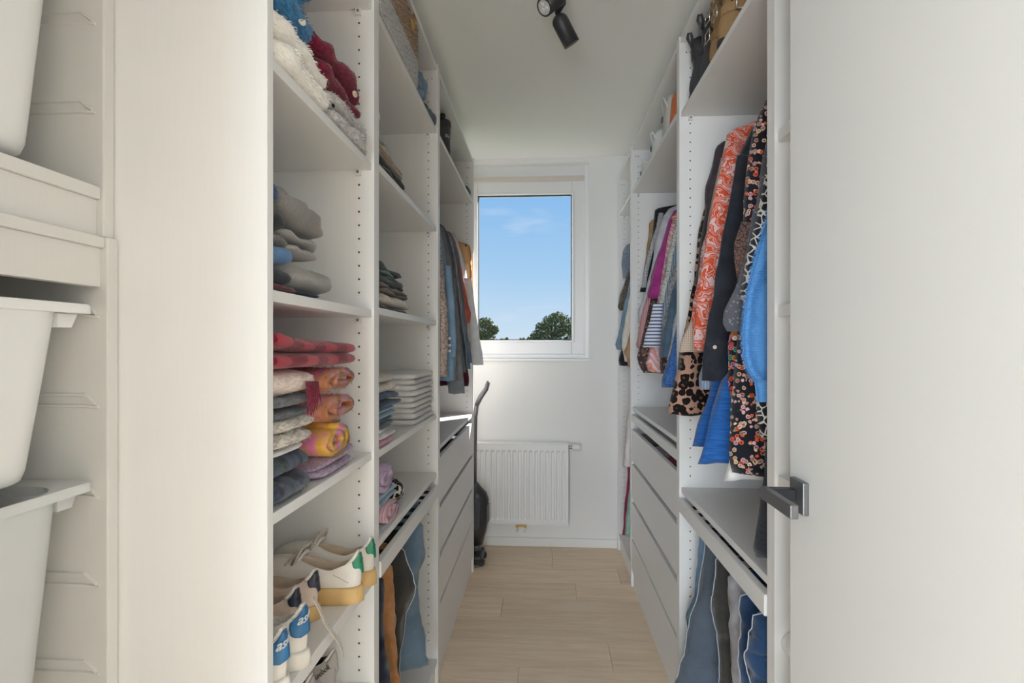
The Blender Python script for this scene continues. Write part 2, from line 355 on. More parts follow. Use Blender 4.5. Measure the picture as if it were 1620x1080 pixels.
def wardrobe(label, side, y0, y1, shelves, rails=(), near=True, clip=True):
    """side=+1: front looks to +X (left run); -1: front looks to -X (right run). shelves: list of (z_top, thickness)"""
    X = XL if side > 0 else XR
    root = thing('wardrobe', label, 'wardrobe', (X-side*DEP/2, (y0+y1)/2, 0), 'open white wardrobe frames along the aisle')
    xb = X-side*DEP
    MB().box(X, xb, y0, y0+T, 0, HT).build('side_panel', M['mel'], root, bevel=.0012)
    far = MB().box(X, xb, y1-T, y1, 0, HT).build('side_panel', M['mel'], root, bevel=.0012)
    MB().box(X-side*.004, xb, y0+T, y1-T, HT-T-.004, HT-.004).build('top_panel', M['mel'], root, bevel=.001)
    MB().box(X-side*.004, xb, y0+T, y1-T, .085, .103).build('bottom_panel', M['mel'], root, bevel=.001)
    MB().box(X-side*.012, X-side*.028, y0+T, y1-T, 0, .085).build('plinth', M['mel'], root, bevel=.001)
    MB().box(xb+side*.003, xb+side*.008, y0+T, y1-T, .085, HT-T).build('back_panel', M['back'], root)
    sk = [(z-.03, z+.01) for z, t in shelves]
    sockets(far, (X-side*.037, X-side*.48), y1-T, -1, [(X-side*.024, 2.305), (X-side*.037, 2.305)], skip=sk)
    for z, t in shelves:
        s = MB().box(X-side*.006, xb+side*.01, y0+T+.001, y1-T-.001, z-t, z).build('shelf', M['mel'], root, bevel=.0012)
        if clip:
            c = MB(); c.box(X-side*.030, X-side*.044, y1-T-.010, y1-T, z-t-.014, z-t); c.build('shelf_pin', M['rail'], s, bevel=.001)
            c = MB(); c.cyl((X-side*.037, y1-T-.0105, z-t-.006), (X-side*.037, y1-T-.009, z-t-.006), .0035, n=10); c.build('pin_screw', M['metal'], s)
    for z, xr_ in rails:
        MB().cyl((xr_, y0+T, z), (xr_, y1-T, z), .0125, n=16).build('clothes_rail', M['metal'], root, smooth=True)
    return root, X
def trouser_rail(root, side, X, y0, y1, zt, zb):
    """pull-out trouser hanger: front bar, side rails and a row of thin bars"""
    r = MB().box(X+side*.004, X-side*.014, y0+T+.004, y1-T-.004, zb, zt).build('trouser_hanger', M['mel'], root, bevel=.002)
    for yv in (y0+T+.012, y1-T-.012): MB().box(X-side*.014, X-side*.5, yv-.008, yv+.008, zb+.008, zb+.03).build('side_runner', M['rail'], r, bevel=.001)
    MB().box(X-side*.5, X-side*.514, y0+T+.004, y1-T-.004, zb+.005, zb+.033).build('back_bar', M['rail'], r)
    n = int((y1-y0-.1)/.065)
    for i in range(n):
        yv = y0+.06+i*(y1-y0-.12)/(n-1)
        MB().cyl((X-side*.014, yv, zb+.022), (X-side*.5, yv, zb+.022), .006, n=8).build('hanger_bar', M['darkm'], r)
RX, LX = XR+.29, XL-.29
yL = .7387
L1 = (yL, yL+.5); L2 = (L1[1], L1[1]+.75); L3 = (L2[1], L2[1]+1.0)
yR = 1.8631
R1 = (yR-.75, yR); R2 = (yR, yR+1.0); R3 = (yR+1.0, yR+1.5); R0 = (yR-.75-.75, yR-.75)
SH1 = [2.106, 1.726, 1.377, 1.040]
w1, _ = wardrobe('narrow open wardrobe with knitwear, blankets and sneakers on its shelves', 1, *L1, [(z, T) for z in SH1]+[(.747, .026), (.495, T)])
w2, X = wardrobe('open wardrobe with folded tops above a trouser hanger, beside the drawer wardrobe', 1, *L2, [(z, T) for z in (2.115, 1.742, 1.387, 1.033, .811)])
trouser_rail(w2, 1, X, *L2, .764, .724)
w3, X = wardrobe('wide wardrobe with hanging jackets over four drawers, nearest the vacuum cleaner', 1, *L3, [(2.118, T), (.902, T)], [(2.03, LX)])
for zt, zb in ((.857, .683), (.661, .493), (.471, .303), (.285, .106)): drawer(w3, 1, X-.001, L3[0]+T+.003, L3[1]-T-.003, zb, zt)
w4, X = wardrobe('open wardrobe with dresses and shirts hanging over a trouser hanger of jeans', -1, *R1, [(2.100, T), (.803, T)], [(2.03, RX)])
trouser_rail(w4, -1, X, *R1, .768, .722)
w5, X = wardrobe('wide wardrobe with hanging blouses over a slim tray and four drawers', -1, *R2, [(2.124, T), (.963, T)], [(2.03, RX)])
tr = MB().box(X+.001, X+.016, R2[0]+T+.003, R2[1]-T-.003, .885, .923).build('pull_out_tray', M['mel'], w5, bevel=.0015)
MB().box(X+.016, X+.5, R2[0]+T+.012, R2[1]-T-.012, .887, .893).build('tray_base', M['mel'], tr)
for zt, zb in ((.846, .680), (.658, .478), (.454, .270), (.254, .100)): drawer(w5, -1, X+.001, R2[0]+T+.003, R2[1]-T-.003, zb, zt)
w6, X = wardrobe('narrow wardrobe with two levels of hanging clothes against the window wall', -1, *R3, [(2.126, T)], [(2.03, RX), (1.05, RX)])
w7, X = wardrobe('wardrobe half hidden behind the open door', -1, *R0, [(z, .024) for z in (2.10, 1.729, 1.375, 1.03, .5)])
# small round stick-on lights
def puck(label, c, d, k_=1):
    m = MB(); prof = [(.001, 0), (.032, 0), (.036, .006), (.036, .018), (.033, .022), (.034, .026), (.033, .04), (.027, .05), (.015, .056), (.001, .058)]
    m.lathe([(r*k_, h*d*k_) for r, h in prof], c, 28, 'y'); o = m.build('stick_on_light', M['bin'], base=c, smooth=True); return tag(o, label, 'light', 'round stick-on lights')
puck('white round stick-on light on the wardrobe panel above the folded trousers', (XL-.03, L2[0]+T-.0004, 1.862), 1, .72)
puck('white round stick-on light on the panel beside the open door', (.503, R0[1]-T+.0004, .690), -1, .68)
# ================================================================== DOOR
DX, DY1, DY0 = .427, .940, .125
door = bpy.data.objects.new('door_1', None); COL.objects.link(door); door.location = (DX+.02, DY0, 0); door['_o'] = [DX+.02, DY0, 0]; struct(door)
tag(door, 'plain white door standing open with a square dark metal handle')
MB().box(DX, DX+.038, DY0, DY1, .008, 2.06).build('door_leaf', M['door'], door, bevel=.002)
hy, hz = .896, 1.044
lever = MB().box(DX-.010, DX, hy-.0235, hy+.0235, hz-.0265, hz+.0265).build('handle_rose', M['graphite'], door, bevel=.0015)
MB().box(DX-.050, DX-.010, hy+.000, hy+.020, hz-.0095, hz+.0095).build('lever_neck', M['darkm'], lever, bevel=.001)
MB().box(DX-.060, DX-.048, hy-.090, hy+.020, hz-.0105, hz+.0105).build('lever_grip', M['graphite'], lever, bevel=.0012)
MB().box(DX+.008, DX+.032, DY1, DY1+.002, hz-.09, hz+.09).build('latch_plate', M['metal'], door)
# ================================================================== RADIATOR
rad = thing('radiator', 'white ribbed panel radiator under the window', 'radiator', (-.3, YB-.05, .17))
RY0, RY1 = YB-.105, YB-.03; rx0, rx1 = -.80, PY(900, 705, RY0).x; rz0, rz1 = PY(899, 831, RY0).z, PY(901, 704, RY0).z
m = MB(); nfl = 27; pitch = (rx1-rx0-.03)/nfl; prof = []
x = rx0+.015
rowsx = [rx0]
for i in range(nfl):
    c = x+(i+.5)*pitch
    rowsx += [c-pitch*.5, c-pitch*.32, c-pitch*.2, c+pitch*.2, c+pitch*.32]
rowsx += [x+nfl*pitch, rx1]
def rel(i, zt):
    if i == 0 or i >= len(rowsx)-2: return 0
    return (0, 0, .008, .008, 0)[(i-1) % 5]*zt
zs = [rz0, rz0+.025, rz0+.04, rz1-.05, rz1-.035, rz1]
grid = [[(xx, RY0-0+rel(i, 1 if 1 < j < 4 else 0), zz) for i, xx in enumerate(rowsx)] for j, zz in enumerate(zs)]
m.rings(grid, close=False, cap=False)
m.build('front_panel', M['rad'], rad)
MB().box(rx0, rx1, RY0+.009, RY0+.022, rz0, rz1).build('water_panel', M['rad'], rad)
MB().box(rx0, rx1, RY1-.012, RY1, rz0, rz1).build('rear_panel', M['rad'], rad)
for xx in (rx0, rx1-.002): MB().box(xx, xx+.002, RY0, RY1, rz0+.01, rz1+.004).build('side_cover', M['rad'], rad)
g = MB().box(rx0, rx1, RY0, RY1, rz1, rz1+.005).build('top_grille', M['rad'], rad, bevel=.002)
for i in range(40): 
    xx = rx0+.02+i*(rx1-rx0-.04)/40
    MB().box(xx, xx+.014, RY0+.012, RY1-.012, rz1+.005, rz1+.0065).build('grille_bar', M['rad'], g)
for xx in (-.62, -.02): MB().box(xx-.02, xx+.02, RY1, YB-.001, rz0+.05, rz1-.05).build('wall_bracket', M['rad'], rad)
vz = PY(910, 708, RY0+.03).z
m = MB(); m.lathe([(.001, rx1), (.009, rx1), (.009, rx1+.018), (.012, rx1+.018), (.012, rx1+.024), (.001, rx1+.024)], (0, RY0+.035, vz), 18, 'x'); m.build('valve_body', M['metal'], rad, smooth=False)
m = MB(); m.lathe([(.001, rx1+.02), (.013, rx1+.021), (.0195, rx1+.03), (.0205, rx1+.07), (.018, rx1+.076), (.001, rx1+.077)], (0, RY0+.035, vz), 24, 'x'); m.build('thermostat_head', M['rad'], rad, smooth=True)
px_ = PY(824, 832, RY0+.04).x
m = MB(); m.box(px_-.03, px_+.03, RY0+.03, RY0+.05, rz0-.026, rz0-.012); m.cyl((px_-.025, RY0+.04, rz0-.03), (px_-.025, RY0+.04, rz0), .009, n=12); m.cyl((px_+.025, RY0+.04, rz0-.03), (px_+.025, RY0+.04, rz0), .009, n=12)
m.build('pipe_valve', M['brass'], rad)
for s in (-1, 1): MB().tube([(px_+s*.025, RY0+.04, rz0-.03), (px_+s*.025, RY0+.05, rz0-.06), (px_+s*.025, YB-.002, rz0-.07)], .007, 10).build('pipe', M['rad'], rad, smooth=True)
# ================================================================== CEILING SPOTLIGHTS
sp = thing('ceiling_spotlight', 'matt black ceiling spotlight with swivelling cylinder heads', 'spotlight', (.05, 1.55, ZC))
MB().lathe([(.001, 0), (.05, 0), (.05, -.022), (.047, -.025), (.001, -.025)], (.055, 1.60, ZC), 28).build('ceiling_plate', M['blacklamp'], sp)
def head(c, d, L=.105, r=.0285, lens=True):
    c = Vector(c); d = Vector(d).normalized(); m = MB(); p0 = c-d*L/2
    pts = []; rs = []
    for t, q in ((0, .3), (.04, .62), (.1, .85), (.18, .97), (.26, 1), (1, 1)): pts.append(p0+d*L*t); rs.append(r*q)
    m.tube(pts, rs, 28); o = m.build('lamp_head', M['blacklamp'], sp, smooth=False)
    for p in o.data.polygons: p.use_smooth = len(p.vertices) == 4
    if not lens: return o, p0
    mm = MB(); mm.tube([p0+d*(L-.002), p0+d*(L+.0006)], [r*.8, r*.8], 24); mm.build('lens', plain('lamp_lens', (205, 205, 200), .2), o)
    mm = MB()
    for k in range(3):
        a = d.orthogonal().normalized(); b = d.cross(a); cc = p0+d*(L+.0006)+(a*math.cos(k*2.1)+b*math.sin(k*2.1))*r*.33
        mm.tube([cc, cc+d*.002], [r*.24, r*.18], 14)
    mm.build('lens_cells', M['rail'], o); return o, p0
cA = PZ(893, 47, 2.385); hA, pA = head(cA, (.50, .30, -.80), lens=False)
cB = PZ(875, 1, 2.43); hB, pB = head(cB, (-.45, -.35, -.55))
for p in (pA, pB):
    q = Vector((.055, 1.60, ZC-.02)); mid = Vector((p.x+.004, p.y, ZC-.035))
    (MB().tube([q, mid, p], .006, 10) if p is pB else MB().tube([(p.x+.012, p.y-.03, ZC), (p.x+.010, p.y-.025, ZC-.05), p], [.020, .020, .007], 18)).build('swivel_arm', M['blacklamp'], sp, smooth=True)
# ================================================================== STORAGE FRAMES WITH BINS
TF = -.627; TD = .30; TY0, TY1 = .279, .737
def trofast(label, xf, z0, z1, grooves, topb, base):
    root = thing('bin_shelving', label, 'storage frame', (xf-TD/2, (TY0+TY1)/2, z0), 'white bin storage frames beside the wardrobe')
    for y0, y1 in ((TY0, TY0+.019), (TY1-.019, TY1)):
        MB().box(xf, xf-TD, y0, y1, z0, z1).build('side_panel', M['trof'], root, bevel=.002)
    MB().box(xf-TD+.012, xf-TD+.004, TY0+.019, TY1-.019, z0, z1).build('back_panel', M['trof'], root)
    if topb:
        t = MB().box(xf-.004, xf-TD, TY0+.019, TY1-.019, z1-.016, z1).build('top_board', M['trof'], root, bevel=.002)
        MB().box(xf-.010, xf-.026, TY0+.019, TY1-.019, z1-.072, z1-.016).build('front_apron', M['trof'], t, bevel=.001)
    if base:
        b = MB().box(xf-.004, xf-TD, TY0+.019, TY1-.019, base-.018, base).build('base_board', M['trof'], root, bevel=.002)
        MB().box(xf-.010, xf-.026, TY0+.019, TY1-.019, z0, base-.018).build('plinth', M['trof'], b, bevel=.001)
    for z in grooves:      # moulded runner with a pointed front end on the inner face of the side panel
        for yf, s in ((TY1-.019, -1), (TY0+.019, 1)):
            m = MB(); x0, x1, xt = xf-TD+.014, xf-.034, xf-.012
            def prof(x, zc, hh, d): return [(x, yf, zc-hh), (x, yf+s*d, zc-hh+.002), (x, yf+s*d, zc-hh+.005), (x, yf, zc-hh+.008)]
            for zz, tip in ((z-.008, z-.010), (z+.008, z-.006)):
                up = zz > z
                pts = [(x0, zz), (x1, zz), (xt if not up else xt-.004, tip)]
                rg = []
                for x, zc in pts: rg.append([(x, yf, zc-.0025), (x, yf+s*.0035, zc-.0015), (x, yf+s*.0035, zc+.0015), (x, yf, zc+.0025)])
                m.rings(rg)
            m.build('bin_runner', M['trof'], root, smooth=False)
    return root
trofast('tall white bin storage frame standing on the floor', TF, 0, 1.449, [1.344, 1.214, 1.084, .956, .830, .70, .57, .44, .31, .18], True, .06)
trofast('white bin storage frame stacked on top of another frame', TF-.006, 1.449, 2.38, [1.638, 1.766, 1.894, 2.02, 2.15, 2.28], True, 1.521)
def bin_(label, z_rim, h, xf, mat, open_lip=True):
    yc = (TY0+TY1)/2; root = thing('storage_bin', label, 'storage bin', (xf-.15, yc, z_rim-h), 'white plastic storage bins in the frames')
    x0, x1 = xf-.274, xf
    def rr(hx, hy, z, r=.05, cx=(x0+x1)/2, n=6):
        pts = []
        for sx, sy, a0 in ((1, 1, 0), (-1, 1, 90), (-1, -1, 180), (1, -1, 270)):
            for k in range(n+1):
                a = R(a0+90*k/n); pts.append((cx+sx*(hx-r)+r*math.cos(a), yc+sy*(hy-r)+r*math.sin(a), z))
        return pts
    m = MB(); H = .133
    out = [rr(H-.03, .135, z_rim-h, .03), rr(H-.022, .142, z_rim-h+.004, .038), rr(H-.016, .149, z_rim-h+.016), rr(H-.008, .164, z_rim-h*.45), rr(H-.002, .176, z_rim-.01), rr(H-.002, .176, z_rim-.002)]
    inn = [rr(H-.005, .173, z_rim-.002), rr(H-.011, .161, z_rim-h*.45), rr(H-.02, .146, z_rim-h+.018), rr(H-.032, .133, z_rim-h+.006, .03)]
    m.rings(out+inn); m.build('bin_body', mat, root, smooth=True)
    m = MB(); rim = []
    for hx, hy, z, r in ((H-.006, .172, z_rim-.001, .05), (H+.001, .203, z_rim, .012), (H+.002, .205, z_rim-.003, .012), (H+.002, .205, z_rim-.013, .012), (H-.002, .200, z_rim-.014, .012), (H-.003, .172, z_rim-.012, .05)): rim.append(rr(hx, hy, z, r))
    m.rings(rim+[rim[0]], cap=False); m.build('rim', mat, root, smooth=False, bevel=0)
    for s in (-1, 1):
        m = MB(); m.add([(x1-.02, yc+s*.165, z_rim-.014), (x1-.02, yc+s*.195, z_rim-.014), (x1-.02, yc+s*.186, z_rim-.033), (x1-.02, yc+s*.165, z_rim-.033), (x0+.02, yc+s*.165, z_rim-.014), (x0+.02, yc+s*.195, z_rim-.014), (x0+.02, yc+s*.186, z_rim-.033), (x0+.02, yc+s*.165, z_rim-.033)],
              [(0, 1, 2, 3), (7, 6, 5, 4), (0, 4, 5, 1), (1, 5, 6, 2), (2, 6, 7, 3), (3, 7, 4, 0)]); m.build('rim_support', mat, root)
    return root
bin_('deep white plastic bin in the upper storage frame', 1.894+.006, .362, TF-.012, M['bin'])
b2 = bin_('deep white plastic bin hung under the top of the lower frame', 1.351, .236, TF-.012, M['bin'])
b3 = bin_('translucent white bin with pale cloth showing through', 1.100, .34, TF-.012, M['bint'])
# ================================================================== SOFT GOODS
def nz3(x, y, z, s): return mnoise.noise(Vector((x*s, y*s, z*s)))
def add_fuzz(o, n, L, mat, seed=0, w=.00028):
    n = int(n*1.6); L = L*.62
    """loose fibres of brushed wool"""
    rnd = random.Random(seed); me = o.data; ps = me.polygons; vs_ = me.vertices
    ar = [p.area for p in ps]; idx = rnd.choices(range(len(ps)), ar, k=n); V = []; Fc = []
    for i in idx:
        p = ps[i]; ids = p.vertices[:]
        if len(ids) > 4: continue
        a, b = rnd.random(), rnd.random(); k = len(ids)
        q = [vs_[j].co for j in ids]
        c = q[0].lerp(q[1], a).lerp((q[3] if k == 4 else q[2]).lerp(q[2], a), b)
        d = (p.normal+Vector((rnd.uniform(-1, 1), rnd.uniform(-1, 1), rnd.uniform(-1.1, .5)))*.9).normalized()
        t = d.orthogonal().normalized()*w; l = L*rnd.uniform(.4, 1.2); bend = Vector((0, 0, -l*.25))
        s = len(V); V += [c-t, c+t, c+d*l*.6+t*.5, c+d*l+bend]; Fc += [(s, s+1, s+2), (s, s+2, s+3)]
    mb = MB(); mb.v = [tuple(v) for v in V]; mb.f = Fc; mb.mi = [0]*len(Fc)
    me2 = bpy.data.meshes.new('wool_fibres'); me2.from_pydata(mb.v, [], Fc); me2.materials.append(mat)
    f = bpy.data.objects.new('wool_fibres', me2); COL.objects.link(f); f.parent = o; f['kind'] = 'stuff'; return f
def folded(name, label, cat, xf, xb, y0, y1, z0, z1, mat, layers=2, seed=0, group=None, rough=.004, droop=0, tilt=0, shrink=.0, wob=1.0, round_=.5, fuzz=0, fl=.012, wedge=0, blunt=.28, sq=.42):
    """a folded textile: stacked rounded folds, the front fold towards the aisle (xf)"""
    rnd = random.Random(seed*7+len(label)); base = ((xf+xb)/2, (y0+y1)/2, z0); m = MB(); H = (z1-z0)/layers; NY = 18; NR = 22
    sgn = 1 if xf > xb else -1; D = abs(xf-xb); HY = (y1-y0)/2
    for i in range(layers):
        off = rnd.uniform(-.010, .006)*wob if i else 0; ye0 = rnd.uniform(0, .012)*wob; ye1 = rnd.uniform(0, .012)*wob; rg = []
        hz = H*.5*1.06
        for j in range(NY+1):
            s = -1+2*j/NY; s_ = math.copysign(abs(s)**.8, s)
            yv = base[1]+s_*(HY-(ye0 if s < 0 else ye1))
            e = max(0.0, 1-abs(s)**(5 if layers > 1 else 4))**.5; e = blunt+(1-blunt)*e
            ring = []
            for k in range(NR):
                a = 2*math.pi*k/NR; ca, sa = math.cos(a), math.sin(a)
                # superellipse across the fold
                px_ = math.copysign(abs(ca)**sq, ca); pz = math.copysign(abs(sa)**round_, sa)
                inset = (1-e)*.35*D*.25
                x = (xf-sgn*D/2)+sgn*px_*(D/2-inset)+sgn*off
                z = z0+H*(i+.5)+pz*hz*e
                front = max(0, px_)
                z += tilt*s*(i+.5)/layers-droop*max(0, s)**2*(z-z0)/(z1-z0)-wedge*((1-px_)/2)*(z-z0)/(z1-z0)
                nn = nz3(x+seed*3.1, yv+i*1.7, z, 9)*rough*1.6+nz3(x+seed, yv, z+i, 26)*rough*.8
                x += nn*1.3*sgn; z += nn*(1 if sa > 0 else .5)
                ring.append((x, yv+nz3(z+seed, x*2, i, 14)*rough*1.2, max(z, z0+.0004)))
            rg.append(ring)
        m.rings(rg)
    o = m.build(name, mat, base=base, smooth=True); tag(o, label, cat, group)
    if fuzz: add_fuzz(o, fuzz, fl, mat, seed)
    return o
def hang(name, label, cat, Y, sil, mat, thick=.045, side=-1, rod=None, wave=.007, k=38, neck=True, seed=0, group=None, back=None, hemtilt=0, hook=True, N=40, Mc=28, round_=3.0, crease=.006, seam=None):
    """a garment on a hanger; sil = pixels down its front edge, which lies in the plane y=Y (the place on the rail)"""
    rodx = rod if rod is not None else (RX if side < 0 else LX); d = 1 if side < 0 else -1
    P = [PY(u, v, Y) for u, v in sil]; zz = [p.z for p in P][::-1]; hh = [d*(rodx-p.x) for p in P][::-1]
    if neck:
        zt = zz[-1]; h0 = hh[-1]
        if h0 > .09: zz += [zt+.02+.28*(h0-.06)*.6, zt+.035+.28*(h0-.06)*.6]; hh += [.065, .04]
        else: zz += [zt+.012]; hh += [max(.03, h0*.6)]
    cap_ = (2.005 if zz[-1] > 1.25 else 1.022) if neck else 9
    zz = [min(q, cap_-.002*(len(zz)-1-i_)) for i_, q in enumerate(zz)]
    zb, zt = zz[0], zz[-1]; m = MB(); rg = []; rows_ = []
    lim = DEP-.035-abs(rodx-(XR if side < 0 else XL))
    for i in range(N+1):
        t = i/N; z = zt+(zb-zt)*(t**1.0); hw_ = interp(zz, hh, z); hb = min(back if back else hw_, lim)
        ring = []; fr = sm(0, .5, t)
        for half in (0, 1):
            rng = range(Mc+1) if half == 0 else range(Mc-1, 0, -1)
            for c in rng:
                a = -1+2*c/Mc; x = rodx+d*(hw_*a if a < 0 else hb*a)
                tk = thick*max(0, 1-abs(a)**round_)**.5*(.35+.65*sm(0, .18, t))+.003
                w = wave*fr*(math.sin(k*(x-rodx)+seed*1.9+1.2*t)+.6*math.sin(k*2.1*(x-rodx)+seed*3.7-2*t))+nz3(x*1.0+seed, t*2, seed*.7, 7)*.010*fr+crease*sm(.05, .3, t)*(nz3(x*1.3+seed*2, z*.8, seed, 16)+.6*nz3(x+seed, z*1.4+x*.8, seed*1.3, 30))
                z_ = z+hemtilt*(a+1)/2*t+nz3(x+seed, Y, 1, 16)*.008*sm(.8, 1, t)
                x += nz3(z*1.5, seed*2.2, a, 9)*.006*fr
                if not neck and z_ > .70: x = (max(x, XR+.022) if side < 0 else min(x, XL-.022))
                ring.append((x, Y+(-tk/2 if half == 0 else tk/2)+w, z_))
        rg.append(ring)
    m.rings(rg, cap=False)
    n = 2*Mc; last = len(rg)-1
    for q, rr_ in ((0, 0), (last, last)):
        fs = []
        b0 = q*n
        for c in range(Mc):
            i0, i1 = c, c+1; j0 = (n-c) % n; j1 = n-c-1
            fs.append((b0+i0, b0+i1, b0+j1, b0+j0) if c > 0 else (b0+0, b0+1, b0+n-1))
        m.f += [tuple(dict.fromkeys(f)) for f in fs]; m.mi += [0]*len(fs)
    base = (rodx, Y, zb); root = m.build(name, mat, base=base, smooth=True); tag(root, label, cat, group)
    if seam:
        MB().tube([Vector(r_[0])+Vector((-d*.0012, 0, 0)) for r_ in rg], .0014, 6).build('seam', seam, root, smooth=True)
        MB().tube([Vector(r_[int(Mc*.22)])+Vector((0, -.0008, 0)) for r_ in rg[1:]], .0008, 5).build('seam', seam, root, smooth=True)
        hb_ = rg[-1]; MB().tube([Vector(q)+Vector((0, -.001, .022)) for q in hb_[:Mc+1]], .0009, 5).build('hem_stitch', seam, root, smooth=True)
    if hook and neck:
        hk = MB(); rz = 2.03 if zt > 1.25 else 1.05
        pts = [(rodx, Y, zt-.02), (rodx, Y, max(zt+.005, rz-.012))]
        for q in range(7):
            a = R(-60+q*45); pts.append((rodx+.0165*math.sin(a+R(180)), Y, rz+.0165*math.cos(a+R(180))*-1)) if False else None
        for q in range(8):
            a = R(180-q*32); pts.append((rodx+d*.016*math.sin(a), Y, rz-.0+.016*math.cos(a)*1.0))
        hk.tube(pts, .0022, 8).build('hanger_hook', M['metal'], root, smooth=True)
    return root
def sleeve(parent, name, Y, path, mat, ry=.6, n=14, wr=.10, seed=0, label=None, steps=26, fuzz=0):
    """a hanging sleeve: path of (u, v, half width in px) in the plane y=Y"""
    us, vv, ws = zip(*path); ts = np.linspace(0, 1, len(path)); m = MB(); rg = []
    for i in range(steps+1):
        t = i/steps; u = interp(ts, us, t); v = interp(ts, vv, t); w = interp(ts, ws, t); p = PY(u, v, Y); r = w*depth(p)/F
        ring = []
        for k in range(n):
            a = 2*math.pi*k/n
            rr_ = r*(1+wr*nz3(math.cos(a)*1.1+seed, math.sin(a)*1.1, p.z*9+seed, 1.6))
            ring.append((p.x+rr_*math.cos(a), p.y+rr_*ry*math.sin(a), p.z+nz3(a, seed, 0, 1)*.003))
        rg.append(ring)
    # hollow opening at the cuff
    lastr = rg[-1]; c = [sum(q[i] for q in lastr)/n for i in range(3)]
    rg.append([(c[0]+(q[0]-c[0])*.86, c[1]+(q[1]-c[1])*.8, q[2]+.001) for q in lastr]); rg.append([(c[0]+(q[0]-c[0])*.7, c[1]+(q[1]-c[1])*.6, q[2]+.02) for q in lastr])
    m.rings(rg); o = m.build(name, mat, parent, smooth=True)
    if label: o['label'] = label
    if fuzz: add_fuzz(o, fuzz, .012, mat, seed)
    return o
